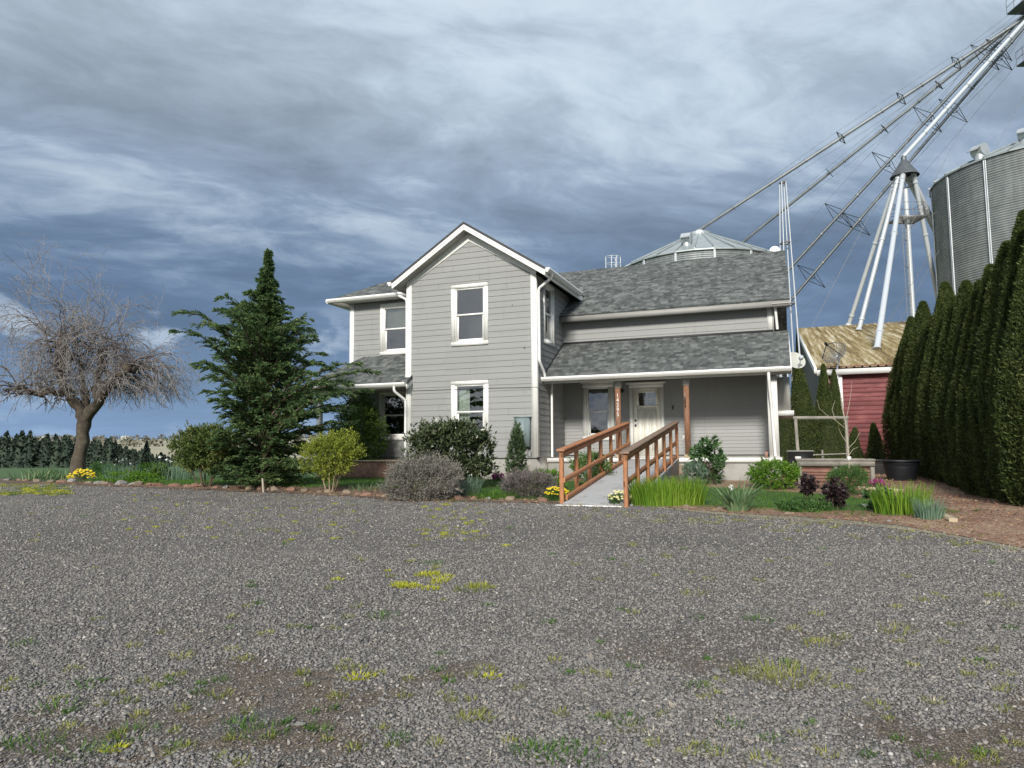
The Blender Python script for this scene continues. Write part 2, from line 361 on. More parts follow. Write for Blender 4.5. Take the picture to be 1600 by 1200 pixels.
leafmat('lime_leaf', [(.04, .11, .01), (.10, .22, .02), (.17, .32, .035), (.25, .40, .06)])
leafmat('fern_leaf', [(.03, .08, .02), (.06, .14, .035), (.11, .21, .06), (.16, .27, .09)])
leafmat('purple_leaf', [(.012, .009, .011), (.028, .019, .022), (.055, .036, .038), (.10, .075, .065)], .4, .1)
leafmat('blade_green', [(.06, .14, .01), (.12, .24, .02), (.20, .33, .03), (.30, .40, .07)])
leafmat('blade_iris', [(.07, .14, .06), (.13, .22, .10), (.20, .30, .15), (.38, .42, .22)])
leafmat('blade_blue', [(.08, .15, .10), (.14, .23, .16), (.22, .32, .22), (.30, .38, .26)])
leafmat('grass_blade', [(.028, .08, .01), (.06, .145, .018), (.10, .21, .028), (.16, .28, .045)])
leafmat('weed_blade', [(.10, .13, .03), (.20, .23, .06), (.34, .36, .08), (.48, .42, .18)])
leafmat('weed_yellow', [(.28, .32, .03), (.42, .44, .04), (.55, .54, .06), (.40, .42, .08)])
leafmat('yellow_petal', [(.75, .52, .02), (.85, .65, .03), (.9, .72, .05), (.9, .8, .2)], .6, .3)
leafmat('pale_petal', [(.7, .6, .2), (.85, .78, .3), (.9, .88, .6), (.9, .9, .8)], .6, .3)
leafmat('magenta_petal', [(.22, .02, .12), (.35, .03, .2), (.45, .06, .28), (.5, .1, .33)], .6, .3)
leafmat('white_petal', [(.7, .7, .62), (.8, .8, .75), (.85, .85, .8), (.9, .9, .9)], .6, .3)
leafmat('conifer_far', [(.022, .036, .027), (.034, .052, .036), (.045, .066, .045), (.06, .08, .052)], .9, 0)
leafmat('far_foliage', [(.10, .10, .08), (.15, .15, .11), (.20, .19, .15), (.26, .24, .18)], .9, 0)  # distance haze is painted into these pale leaf tints
leafmat('mulch_chips', [(.075, .037, .024), (.17, .085, .052), (.28, .165, .105), (.42, .32, .21)], .9, 0)
leafmat('bud', [(.16, .22, .06), (.24, .28, .10), (.36, .30, .28), (.42, .36, .34)], .8, .2)

# ------------------------------------------------------------------ frames and pixel -> place helpers
def ray(px, py): return rt * ((px - 800) / F_PX) - up * ((py - 600) / F_PX) + fw
def at(px, py, Y):                       # point seen at a pixel at world depth Y
    d = ray(px, py); return Vector((0, 0, EYE)) + d * (Y / d.y)
HU = Vector((cos(HA), -sin(HA), 0)); HV = Vector((sin(HA), cos(HA), 0))
def H(u, v, z): return HU * u + HV * v + Vector((0, 0, z + EYE))     # house frame, z above the eye
def ss(x): x = np.clip(x, 0, 1); return x * x * (3 - 2 * x)
def gz(x, y):                            # terrain height
    x = np.asarray(x, float); y = np.asarray(y, float)
    h = .37 * ss((y - 1.5) / 11)
    near = ss((x + 16) / 4)
    h = h + .17 * ss((y - 14.5) / 4.5) * near * ss((22 - x) / 8)
    far = np.maximum(y - 26, 0); k = 1 - ss((x + 2) / 12)
    h = h - k * .0247 * np.minimum(far, 430)
    h = h + .02 * np.sin(x * .9 + 1) * np.sin(y * .7) * ss((y - 1) / 4)
    return h
def G(x, y): return Vector((x, y, float(gz(x, y))))
def gp(px, py):                          # ground point under a pixel
    d = ray(px, py); z = .3
    for _ in range(12):
        s = (z - EYE) / d.z; x, y = d.x * s, d.y * s; z = .5 * z + .5 * float(gz(x, y))
    return Vector((x, y, float(gz(x, y))))

# ------------------------------------------------------------------ mesh building
class M:
    def __init__(s): s.v = []; s.f = []; s.nv = 0; s.mi = []
    def add(s, V, F, mi=0):
        V = np.asarray([tuple(p) for p in V] if not isinstance(V, np.ndarray) else V, float).reshape(-1, 3)
        F = np.asarray(F, int); F = F.reshape(len(F), -1) if len(F) else F
        s.v.append(V); s.f.append(F + s.nv); s.mi.append(np.full(len(F), mi)); s.nv += len(V); return s
    def box(s, fn, a0, a1, b0, b1, c0, c1, mi=0):
        P = [fn(a, b, c) for c in (c0, c1) for b in (b0, b1) for a in (a0, a1)]
        return s.add(P, [(0, 2, 3, 1), (4, 5, 7, 6), (0, 1, 5, 4), (2, 6, 7, 3), (0, 4, 6, 2), (1, 3, 7, 5)], mi)
    def prism(s, bot, top, mi=0):        # two matching loops
        n = len(bot); F = [(i, (i + 1) % n, (i + 1) % n + n, i + n) for i in range(n)]
        s.add(list(bot) + list(top), F, mi)
        if n == 4: s.add(list(bot), [(3, 2, 1, 0)], mi); s.add(list(top), [(0, 1, 2, 3)], mi)
        else:
            for L, o in ((bot, 1), (top, 0)):
                c = sum((Vector(p) for p in L), Vector()) / n
                s.add([*L, c], [((i + 1) % n, i, n) if o else (i, (i + 1) % n, n) for i in range(n)], mi)
        return s
    def quad(s, *P, mi=0): return s.add(P, [(0, 1, 2, 3)], mi)
    def tube(s, pts, rad, n=8, caps=True, mi=0):
        pts = [Vector(p) for p in pts]; k = len(pts)
        if not hasattr(rad, '__len__'): rad = [rad] * k
        V = []; ref = None
        for i, p in enumerate(pts):
            a = pts[max(i - 1, 0)]; b = pts[min(i + 1, k - 1)]; dr = (b - a).normalized()
            if ref is None: ref = Vector((0, 0, 1)) if abs(dr.z) < .9 else Vector((1, 0, 0))
            x = dr.cross(ref).normalized(); ref = x.cross(dr).normalized()
            for j in range(n):
                an = 2 * pi * j / n; V.append(p + (x * cos(an) + ref * sin(an)) * rad[i])
        F = [(i * n + j, i * n + (j + 1) % n, (i + 1) * n + (j + 1) % n, (i + 1) * n + j) for i in range(k - 1) for j in range(n)]
        s.add(V, F, mi)
        if caps:
            for i, o in ((0, 1), (k - 1, 0)):
                L = V[i * n:(i + 1) * n]; s.add([*L, pts[i]], [((j + 1) % n, j, n) if not o else (j, (j + 1) % n, n) for j in range(n)], mi)
        return s
    def segs(s, P0, P1, R0, R1, k=3, mi=0):      # many straight tapered twigs at once
        P0 = np.asarray(P0, float); P1 = np.asarray(P1, float); R0 = np.asarray(R0, float); R1 = np.asarray(R1, float)
        d = P1 - P0; L = np.linalg.norm(d, axis=1, keepdims=True) + 1e-9; d = d / L
        ref = np.where(np.abs(d[:, 2:3]) < .9, np.array([[0, 0, 1.]]), np.array([[1., 0, 0]]))
        x = np.cross(d, ref); x /= np.linalg.norm(x, axis=1, keepdims=True); y = np.cross(x, d)
        N = len(P0); V = np.empty((N, 2, k, 3))
        for j in range(k):
            o = x * cos(2 * pi * j / k) + y * sin(2 * pi * j / k)
            V[:, 0, j] = P0 + o * R0[:, None]; V[:, 1, j] = P1 + o * R1[:, None]
        F = []
        for j in range(k):
            b = np.arange(N) * 2 * k; j2 = (j + 1) % k
            F.append(np.stack([b + j, b + j2, b + k + j2, b + k + j], 1))
        return s.add(V.reshape(-1, 3), np.concatenate(F), mi)
    def build(s, name, mats, parent=None, loc=None, smooth=False):
        V = np.concatenate(s.v) if s.v else np.zeros((0, 3))
        loc = Vector(loc) if loc is not None else (Vector(parent.location) if parent is not None and parent.get('_w') is None else None)
        if parent is not None:
            o0 = Vector(parent['_org']) if '_org' in parent else Vector(parent.location)
        else: o0 = loc if loc is not None else Vector((float(V[:, 0].mean()), float(V[:, 1].mean()), float(V[:, 2].min())))
        V = V - np.array(o0)
        me = bpy.data.meshes.new(name)
        cnt = np.concatenate([np.full(len(f), f.shape[1]) for f in s.f if len(f)]); loops = np.concatenate([f.ravel() for f in s.f if len(f)])
        mi = np.concatenate([m for m in s.mi if len(m)])
        me.vertices.add(len(V)); me.vertices.foreach_set('co', V.ravel().astype(np.float32))
        me.loops.add(len(loops)); me.loops.foreach_set('vertex_index', loops.astype(np.int32))
        me.polygons.add(len(cnt)); st = np.concatenate([[0], np.cumsum(cnt)[:-1]])
        me.polygons.foreach_set('loop_start', st.astype(np.int32))
        me.polygons.foreach_set('material_index', mi.astype(np.int32))
        if smooth: me.polygons.foreach_set('use_smooth', np.ones(len(cnt), bool))
        for m in ([mats] if isinstance(mats, str) else mats): me.materials.append(MATS[m])
        me.update(calc_edges=True); me.validate()
        o = bpy.data.objects.new(name, me); sc.collection.objects.link(o)
        if parent is not None: o.parent = parent; o['_org'] = tuple(o0)
        else: o.location = o0
        return o
def mark(o, label=None, cat=None, group=None, kind=None):
    for k, v in (('label', label), ('category', cat), ('group', group), ('kind', kind)):
        if v: o[k] = v
    return o
def thing(name, label, cat, loc, group=None):
    o = bpy.data.objects.new(name, None); sc.collection.objects.link(o); o.location = loc; o.empty_display_size = .2
    return mark(o, label, cat, group)
def dup(root, loc, rz=0, scale=1, label=None):
    r = root.copy(); sc.collection.objects.link(r); r.location = loc; r.rotation_euler = (0, 0, rz)
    r.scale = scale if hasattr(scale, '__len__') else (scale,) * 3
    if label: r['label'] = label
    for ch in [c for c in bpy.data.objects if c.parent == root]:
        c = ch.copy(); sc.collection.objects.link(c); c.parent = r
    return r

def leafcloud(m, P, D, L, W, mi=0, curl=.25, side=None):
    """diamond leaves: P base points, D growing directions, L lengths, W widths"""
    P = np.asarray(P, float); D = np.asarray(D, float); N = len(P)
    D = D / (np.linalg.norm(D, axis=1, keepdims=True) + 1e-9)
    r = rng.normal(size=(N, 3)) if side is None else side
    S = np.cross(D, r); S /= (np.linalg.norm(S, axis=1, keepdims=True) + 1e-9); Nn = np.cross(S, D)
    L = np.broadcast_to(np.asarray(L, float).reshape(-1, 1), (N, 1)); W = np.broadcast_to(np.asarray(W, float).reshape(-1, 1), (N, 1))
    V = np.stack([P, P + D * L * .45 + S * W * .5 + Nn * L * curl * .2, P + D * L - Nn * L * curl * .4, P + D * L * .45 - S * W * .5 + Nn * L * curl * .2], 1)
    b = np.arange(N) * 4
    return m.add(V.reshape(-1, 3), np.stack([b, b + 1, b + 2, b + 3], 1), mi)
def blades(m, base, height, lean, width, nseg=3, droop=.5, mi=0):
    """strap leaves / grass: base (N,3), height (N), lean dir (N,2), width (N)"""
    N = len(base); base = np.asarray(base, float); height = np.asarray(height, float); lean = np.asarray(lean, float); width = np.broadcast_to(np.asarray(width, float), (N,))
    side = np.stack([-lean[:, 1], lean[:, 0], np.zeros(N)], 1); ln = np.linalg.norm(side, axis=1, keepdims=True)
    ra = rng.uniform(0, 2 * pi, N); side = np.where(ln > .02, side / (ln + 1e-9), 0) * .6 + np.stack([np.cos(ra), np.sin(ra), 0 * ra], 1) * .5
    side /= np.linalg.norm(side, axis=1, keepdims=True)
    V = []
    for i in range(nseg + 1):
        t_ = i / nseg; c = base + np.stack([lean[:, 0] * height * (t_ * .4 + t_ * t_ * .8), lean[:, 1] * height * (t_ * .4 + t_ * t_ * .8), height * (t_ - droop * np.linalg.norm(lean, axis=1) * t_ ** 3 * .6)], 1)
        wd = (width * (1 - .95 * t_ ** 2.2) * .5)[:, None]
        V += [c - side * wd, c + side * wd]
    V = np.stack(V, 1); k = 2 * (nseg + 1); b = np.arange(N) * k; F = []
    for i in range(nseg): F.append(np.stack([b + 2 * i, b + 2 * i + 1, b + 2 * i + 3, b + 2 * i + 2], 1))
    return m.add(V.reshape(-1, 3), np.concatenate(F), mi)

# ------------------------------------------------------------------ terrain
def sheet(name, x0, x1, nearf, farf, nx, ny, dz, mat, kind='structure', wob=0):
    xs = np.linspace(x0, x1, nx); tt = np.linspace(0, 1, ny)
    yn = np.array([nearf(x) for x in xs]); yf = np.array([farf(x) for x in xs])
    if wob: yf = yf + wob * (np.sin(xs * 5.1) * .5 + np.sin(xs * 11.7 + 1) * .3 + np.sin(xs * 23.1) * .2)
    Xg = np.repeat(xs[:, None], ny, 1); Yg = yn[:, None] + (yf - yn)[:, None] * tt[None]
    Zg = gz(Xg, Yg) + dz; V = np.stack([Xg, Yg, Zg], 2).reshape(-1, 3)
    i, j = np.meshgrid(np.arange(nx - 1), np.arange(ny - 1), indexing='ij'); a = (i * ny + j).ravel()
    m = M().add(V, np.stack([a, a + ny, a + ny + 1, a + 1], 1)); o = m.build(name, mat, loc=(0, 0, 0), smooth=True)
    o['kind'] = kind; return o
# base ground: fine near, coarse to the horizon
ax = np.concatenate([-np.geomspace(3500, 45, 26), np.linspace(-44, 44, 177), np.geomspace(45, 3500, 26)])
ay = np.concatenate([[-300, -60, -20], np.linspace(-8, 44, 105), np.geomspace(46, 700, 34)])
Xg, Yg = np.meshgrid(ax, ay, indexing='ij'); Zg = gz(Xg, Yg)
i, j = np.meshgrid(np.arange(len(ax) - 1), np.arange(len(ay) - 1), indexing='ij'); a = (i * len(ay) + j).ravel(); n_ = len(ay)
mark(M().add(np.stack([Xg, Yg, Zg], 2).reshape(-1, 3), np.stack([a, a + n_, a + n_ + 1, a + 1], 1)).build('ground', 'field', loc=(0, 0, 0), smooth=True), kind='structure')

EDGE = [(-60, 748), (0, 754), (100, 758), (250, 763), (400, 769), (520, 774), (640, 784), (730, 784), (850, 787), (985, 789), (1100, 799), (1200, 806), (1300, 812), (1400, 821), (1480, 828), (1600, 856), (1700, 880)]
EP = [gp(*p) for p in EDGE]; ex = [p.x for p in EP[:14]] + [5.75, 6.2, 8.0, 16]; ey = [p.y for p in EP[:14]] + [9.15, 7.3, 5.6, 4.2]
LNP = [gp(*p) for p in ((1000, 785), (1050, 789), (1200, 796), (1300, 801), (1400, 798), (1440, 791))]
def E(x):
    if x < ex[0]: return ey[0] + (ex[0] - x) * .15
    return float(np.interp(x, ex, ey))
def Ew(x): return E(x) + .05 * sin(x * 3.1) + .03 * sin(x * 7.7)
sheet('gravel_yard', -30, 16, lambda x: -7, Ew, 240, 90, .010, 'gravel')
SX = [(-24, 1.6), (-14, 1.5), (-9, .9), (-5, 1.2), (-3.3, 2.2), (1, .55), (4, .6), (6.5, .7)]
def bedw(x): return float(np.interp(x, [p[0] for p in SX], [p[1] for p in SX]))
sheet('flower_bed', -24, 7.4, lambda x: Ew(x) - .05, lambda x: E(x) + bedw(x), 200, 10, .020, 'soil', wob=.08)
LR = gp(1436, 792).x
def LN(x): return E(x) + bedw(x) if x < LNP[0].x else float(np.interp(x, [p.x for p in LNP], [p.y for p in LNP]))
sheet('lawn', -26, LR, lambda x: LN(x) - (.12 if x < LNP[0].x else 0), lambda x: max(23.5 - .0 * x, E(x) + 3) if x < -4 else float(np.interp(x, [-4, 1, LR], [21.5, 19.0, 15.4])), 160, 24, .014, 'lawn_base')
def mull(x): return Ew(x) - .05
sheet('mulch_path', LR - .1, 20, mull, lambda x: 40, 60, 90, .006, 'mulch')
sheet('mulch_yard', -2, LR - .1, lambda x: float(np.interp(x, [-2, 1, LR], [20.2, 18.9, 15.3])), lambda x: 40, 40, 60, .005, 'mulch')
sheet('mulch_bed', LNP[0].x, LR + .1, lambda x: Ew(x) - .06, lambda x: LN(x) + .06, 120, 14, .022, 'mulch', wob=.05)
sheet('gravel_verge', 1.0, 16, lambda x: Ew(x) - (.25 + .13 * max(x - 1, 0) ** .8), lambda x: Ew(x) + .1, 120, 8, .016, 'verge', wob=.02)

# far hills
hx = np.linspace(-2600, 2600, 105); hy = np.array([690, 800, 950, 1150, 1400, 1750, 2200, 2700])
hb = np.array([-11.5, -10.5, -7.0, -.5, 8, 19, 30, 37.0])
Xg, Yg = np.meshgrid(hx, hy, indexing='ij'); Zg = hb[None] + EYE + (3.5 * np.sin(Xg * .0031 + 1.3) + 2.2 * np.sin(Xg * .0093)) * (Yg / 2700) ** 1.2
i, j = np.meshgrid(np.arange(104), np.arange(7), indexing='ij'); a = (i * 8 + j).ravel()
mark(M().add(np.stack([Xg, Yg, Zg], 2).reshape(-1, 3), np.stack([a, a + 8, a + 9, a + 1], 1)).build('far_hills', 'hill', loc=(0, 0, 0), smooth=True), kind='structure')

# ================================================================== the farmhouse
GV, WV, LV = 18.794, 21.49, 20.47         # depth of the gable front, porch/right wall, left wing wall
GR, GL = -6.45, -10.63                    # gable right and left sides
house = thing('farmhouse', 'grey clapboard two storey farmhouse with white trim and shingle roofs', 'house', H(-6, 21, -.95))
def FRONT(V): return lambda a, b, c: H(a, V - b, c)          # b points out of the wall
def SIDE(U): return lambda a, b, c: H(U + b, a, c)           # faces right
def SIDEL(U): return lambda a, b, c: H(U - b, a, c)          # faces left
PB, PW = (lambda n, m, mt, **k: m.build(n, mt, house, **k)), None

def siding(fn, z0, z1, rng_a, openings=(), ex=.175, joints=True):
    m = M(); z = z0; row = 0
    while z < z1 - .01:
        zt = min(z + ex, z1)
        cuts = sorted({z, zt, *[q for o in openings for q in o[2:4] if z < q < zt]})
        for c0, c1 in zip(cuts[:-1], cuts[1:]):
            a0, a1 = rng_a(c0); b0, b1 = rng_a(c1)
            A = max(a0, min(b0, a1)); iv = [(a0, a1)]
            for o in openings:
                if o[2] < c1 - 1e-6 and o[3] > c0 + 1e-6:
                    nv = []
                    for p, q in iv:
                        if o[1] <= p or o[0] >= q: nv.append((p, q)); continue
                        if o[0] > p: nv.append((p, o[0]))
                        if o[1] < q: nv.append((o[1], q))
                    iv = nv
            if joints:
                off = (row * 1.37 + 1.1) % 3.6; nv = []
                for p, q in iv:
                    x = math.floor(p / 3.6) * 3.6 + off
                    while x < p + .25: x += 3.6
                    s_ = p
                    while x < q - .25: nv.append((s_, x)); s_ = x + .004; x += 3.6
                    nv.append((s_, q))
                iv = nv
            f0 = (c0 - z) / ex; f1 = (c1 - z) / ex
            B0 = .020 - .015 * f0; B1 = .020 - .015 * f1
            for p, q in iv:
                tp = min(max(p, b0), b1) if p == a0 else p; tq = max(min(q, b1), b0) if q == a1 else q
                if p == a0: tp = b0
                if q == a1: tq = b1
                m.add([fn(p, B0, c0), fn(q, B0, c0), fn(tq, B1, c1), fn(tp, B1, c1)], [(0, 1, 2, 3)])
                if c0 == z: m.add([fn(p, .003, c0), fn(q, .003, c0), fn(q, B0, c0), fn(p, B0, c0)], [(0, 1, 2, 3)])
        z += ex; row += 1
    # backing sheathing
    zz = [z0, z1]; mid = [zz[0] + (zz[1] - zz[0]) * i / 12 for i in range(13)]
    for c0, c1 in zip(mid[:-1], mid[1:]):
        a0, a1 = rng_a(c0); b0, b1 = rng_a(c1)
        if not [o for o in openings if o[2] < c1 and o[3] > c0]:
            m.add([fn(a0, -.02, c0), fn(a1, -.02, c0), fn(b1, -.02, c1), fn(b0, -.02, c1)], [(0, 1, 2, 3)])
        else:
            op = sorted(o for o in openings if o[2] < c1 and o[3] > c0); x = a0
            for o in op: m.add([fn(x, -.02, c0), fn(o[0], -.02, c0), fn(o[0], -.02, c1), fn(x, -.02, c1)], [(0, 1, 2, 3)]); x = o[1]
            m.add([fn(x, -.02, c0), fn(a1, -.02, c0), fn(b1, -.02, c1), fn(x, -.02, c1)], [(0, 1, 2, 3)])
    return m

def window(fn, a0, a1, z0, z1, cas=.115, header=False, curtain=None, mat='white', blind=0):
    """double-hung window; a0..z1 is the outside of the casing"""
    m = M()
    m.box(fn, a0, a0 + cas, -.02, .042, z0 + cas, z1 - cas); m.box(fn, a1 - cas, a1, -.02, .042, z0 + cas, z1 - cas)
    m.box(fn, a0, a1, -.02, .045, z1 - cas, z1); m.box(fn, a0, a1, -.02, .048, z0, z0 + cas)
    if header: m.box(fn, a0 - .05, a1 + .05, -.02, .075, z1 + .002, z1 + .05)
    else: m.box(fn, a0 - .01, a1 + .01, -.02, .055, z1 + .002, z1 + .016, 1)
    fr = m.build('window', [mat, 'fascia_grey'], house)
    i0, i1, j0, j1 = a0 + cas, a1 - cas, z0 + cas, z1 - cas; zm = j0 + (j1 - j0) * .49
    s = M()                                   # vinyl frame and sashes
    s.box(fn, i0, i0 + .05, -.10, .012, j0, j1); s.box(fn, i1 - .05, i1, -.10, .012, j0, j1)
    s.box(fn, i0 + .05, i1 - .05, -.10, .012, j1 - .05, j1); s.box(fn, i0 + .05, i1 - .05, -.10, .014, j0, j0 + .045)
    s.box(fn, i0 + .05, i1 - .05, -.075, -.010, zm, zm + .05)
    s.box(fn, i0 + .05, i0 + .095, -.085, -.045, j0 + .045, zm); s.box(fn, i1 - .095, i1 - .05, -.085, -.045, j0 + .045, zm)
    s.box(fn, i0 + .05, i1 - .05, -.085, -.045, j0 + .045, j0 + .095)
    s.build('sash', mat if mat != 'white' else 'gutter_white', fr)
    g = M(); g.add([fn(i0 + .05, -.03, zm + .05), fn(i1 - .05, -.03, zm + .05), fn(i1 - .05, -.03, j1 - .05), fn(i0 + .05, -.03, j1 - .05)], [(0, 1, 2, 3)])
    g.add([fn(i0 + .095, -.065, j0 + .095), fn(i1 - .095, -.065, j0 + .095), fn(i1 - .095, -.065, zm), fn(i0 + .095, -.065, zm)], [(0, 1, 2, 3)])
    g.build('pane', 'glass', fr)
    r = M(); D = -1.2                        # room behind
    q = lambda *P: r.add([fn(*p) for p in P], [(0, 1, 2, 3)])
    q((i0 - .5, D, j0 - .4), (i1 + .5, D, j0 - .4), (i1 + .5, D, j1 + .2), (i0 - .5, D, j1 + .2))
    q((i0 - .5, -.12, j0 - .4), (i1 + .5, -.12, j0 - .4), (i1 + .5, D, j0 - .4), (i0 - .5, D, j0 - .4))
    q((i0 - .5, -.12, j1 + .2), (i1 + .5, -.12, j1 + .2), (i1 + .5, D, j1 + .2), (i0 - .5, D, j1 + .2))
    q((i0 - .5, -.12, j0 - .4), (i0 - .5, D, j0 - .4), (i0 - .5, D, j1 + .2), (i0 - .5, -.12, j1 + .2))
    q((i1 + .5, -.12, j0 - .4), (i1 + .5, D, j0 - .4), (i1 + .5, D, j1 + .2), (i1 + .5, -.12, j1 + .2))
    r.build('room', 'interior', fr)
    if curtain:
        c = M(); ca, cb = i0 + curtain[0] * (i1 - i0), i0 + curtain[1] * (i1 - i0); n = 26; top = j1 - .05; P = []
        for k in range(n + 1):
            a = ca + (cb - ca) * k / n; b = -.2 + .035 * sin(k * 1.5) + .01 * sin(k * 3.7); P += [fn(a, b, j0 + .1), fn(a, b, top)]
        c.add(P, [(2 * k, 2 * k + 2, 2 * k + 3, 2 * k + 1) for k in range(n)]); c.build('curtain', 'curtain', fr, smooth=True)
    if blind:
        c = M(); zz = j1 - .05
        while zz > j1 - .05 - blind * (j1 - j0): c.box(fn, i0 + .06, i1 - .06, -.15, -.13, zz - .045, zz - .004); zz -= .05
        c.build('blind', 'blind', fr)
    return fr
W1 = (-9.13, -7.93)
ops = [(W1[0] + .05, W1[1] - .05, 3.03, 4.80), (W1[0] + .05, W1[1] - .05, .12, 1.89)]
PK = 6.20; EZ = 4.97                       # siding apex height, siding height at the corners
cx = (GL + GR) / 2; sl = (PK - EZ) / (GR - cx)
def gab(z):
    if z <= EZ: return GL + .02, GR - .02
    h = (PK - z) / sl; return cx - h, cx + h
siding(FRONT(GV), -.32, PK, gab, ops).build('wall', 'siding', house)
window(FRONT(GV), *W1, 2.985, 4.845, blind=0); window(FRONT(GV), *W1, .075, 1.935, curtain=(.0, .42))
# gable right side (faces the porch) and left side
sw = (19.47, 20.47, 3.035, 4.90)
siding(SIDE(GR), -.32, 4.95, lambda z: (GV + .02, WV + 4), [(sw[0] + .05, sw[1] - .05, sw[2] + .05, sw[3] - .05)]).build('wall', 'siding', house)
window(SIDE(GR), *sw, cas=.11, curtain=(.55, 1.0))
siding(SIDEL(GL), -.32, 4.95, lambda z: (GV + .02, LV + 4)).build('wall', 'siding', house)
# left wing front
LU = -13.82; lw = (-12.63, -11.43, 3.10, 4.86)
siding(FRONT(LV), -.35, 4.95, lambda z: (LU + .02, GL + .1), [(lw[0] + .05, lw[1] - .05, lw[2] + .05, lw[3] - .05), (lw[0] + .05, lw[1] - .05, .28, 1.83)]).build('wall', 'siding', house)
window(FRONT(LV), *lw, blind=.5); window(FRONT(LV), lw[0], lw[1], .22, 1.88)
siding(SIDEL(LU), -.35, 4.95, lambda z: (LV + .02, LV + 5)).build('wall', 'siding', house)
# right wing: upper wall, porch wall (narrow boards), end wall
RU = -.10
siding(FRONT(WV), 3.2, 4.10, lambda z: (GR, RU - .02)).build('wall', 'siding', house)
pw = (-5.83, -4.83, .15, 1.95); dc = (-4.34, -3.29, -.36, 1.86)
siding(FRONT(WV), -.30, 3.0, lambda z: (GR, RU - .02), [(pw[0] + .05, pw[1] - .05, .2, 1.9), (dc[0] + .05, dc[1] - .05, -.4, 1.8)], ex=.105).build('wall', 'siding', house)
window(FRONT(WV), *pw, cas=.13, header=True, blind=.12)
RP = 25.5; RZ = 6.62
def endw(z):
    if z < 4.1: return WV + .02, 29.4
    return WV + .02 + (z - 4.1) / .577, 29.4 - (z - 4.1) / .577
siding(SIDE(RU), -.32, 6.3, endw).build('wall', 'siding', house)
# closed backs so that no light leaks through
m = M(); m.box(H, LU + .05, RU - .05, 28.9, 29.4, -.9, 4.0); m.box(H, LU + .05, GL + 1, LV + 5, LV + 5.1, -.9, 4.9); m.build('wall', 'siding', house)

# corner boards, frieze boards
f = FRONT(GV)
def cb(fa, a0, a1, z0, z1, fb=None, b0=0, b1=0, zb=0):
    m = M(); m.box(fa, a0, a1, -.01, .034, z0, z1)
    if fb: m.box(fb, b0, b1, -.01, .032, z0, zb)
    m.build('corner_board', 'white', house)
cb(f, GR - .14, GR + .03, -.32, 5.0, SIDE(GR), GV - .0341, GV + .11, 4.93)
cb(f, GL - .03, GL + .14, -.32, 5.0, SIDEL(GL), GV - .0341, GV + .11, 4.93)
m = M()
for sg, x0 in ((1, GL - .03), (-1, GR + .03)):           # rake frieze
    a = Vector((x0, EZ + .02)); b = Vector((cx, PK + .05)); wv = .17
    P = [(a.x, a.y - .10), (b.x, b.y - .10), (b.x, b.y + wv - .02), (a.x, a.y + wv)]
    m.prism([f(p[0], .036, p[1]) for p in P], [f(p[0], -.01, p[1]) for p in P])
m.build('frieze_board', 'white', house)
fl = FRONT(LV); fr_ = FRONT(WV)
cb(fl, LU - .03, LU + .13, -.35, 4.97, SIDEL(LU), LV - .034, LV + .11, 4.97)
cb(fr_, RU - .14, RU + .03, 3.28, 4.08, SIDE(RU), WV - .034, WV + .10, 4.05)
cb(fr_, RU - .14, RU + .03, -.30, 1.9)


# foundation
m = M(); m.box(H, GL + .03, GR - .03, GV + .03, LV + 4, -1.35, -.325)
m.box(H, GR - .03, RU - .04, WV + .03, 29, -1.35, -.33); m.box(H, LU + .03, GL + .03, LV + .03, LV + 4.8, -1.35, -.37)
m.build('foundation', 'concrete', house)
m = M(); m.box(FRONT(GV), GL, GR, -.01, .03, -.345, -.325); m.build('water_table', 'fascia_grey', house)

# porch floor: concrete stem wall, pale slab edge
PF = 19.55
m = M(); m.box(H, GR + .05, -.02, PF + .06, WV + .02, -1.35, -.485); m.build('porch_base', 'concrete', house)
m = M(); m.box(H, GR + .04, .02, PF, WV + .02, -.48, -.365); m.build('porch_floor', 'white', house)
# porch posts
for k, (u_, cap) in enumerate(((-4.30, 1), (-2.39, 1))):
    m = M(); m.box(H, u_ - .07, u_ + .07, PF + .06, PF + .20, -.365, 1.62); p = m.build('porch_post', 'post_wood', house)
    c = M(); c.box(H, u_ - .085, u_ + .085, PF + .045, PF + .215, 1.62, 1.86); c.build('post_cap', 'soffit', p)
    b = M(); b.box(H, u_ - .10, u_ + .10, PF + .03, PF + .23, -.364, -.27); b.build('post_base', 'lumber', p)
m = M(); m.box(H, -.30, -.05, PF + .05, PF + .17, -.365, 1.80); m.build('porch_post', 'white', house)
m = M(); m.box(H, -.42, -.34, PF + .03, PF + .10, -.36, -.2); m.build('post_base', 'copper_plate', house)
# porch beam behind the gutter
m = M(); m.box(H, GR + .03, .02, PF + .03, PF + .20, 1.86, 2.0); m.build('porch_beam', 'fascia_grey', house)
# porch ceiling
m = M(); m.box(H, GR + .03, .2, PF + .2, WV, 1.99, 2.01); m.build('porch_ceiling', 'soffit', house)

# ---- roofs: slab() makes a sloping rectangle of given thickness between two edges
def slab(P, th=.09): 
    P = [Vector(p) for p in P]; n = (P[1] - P[0]).cross(P[2] - P[0]).normalized()
    if n.z < 0: n = -n
    return M().prism([p - n * th for p in P], P)
T = .577
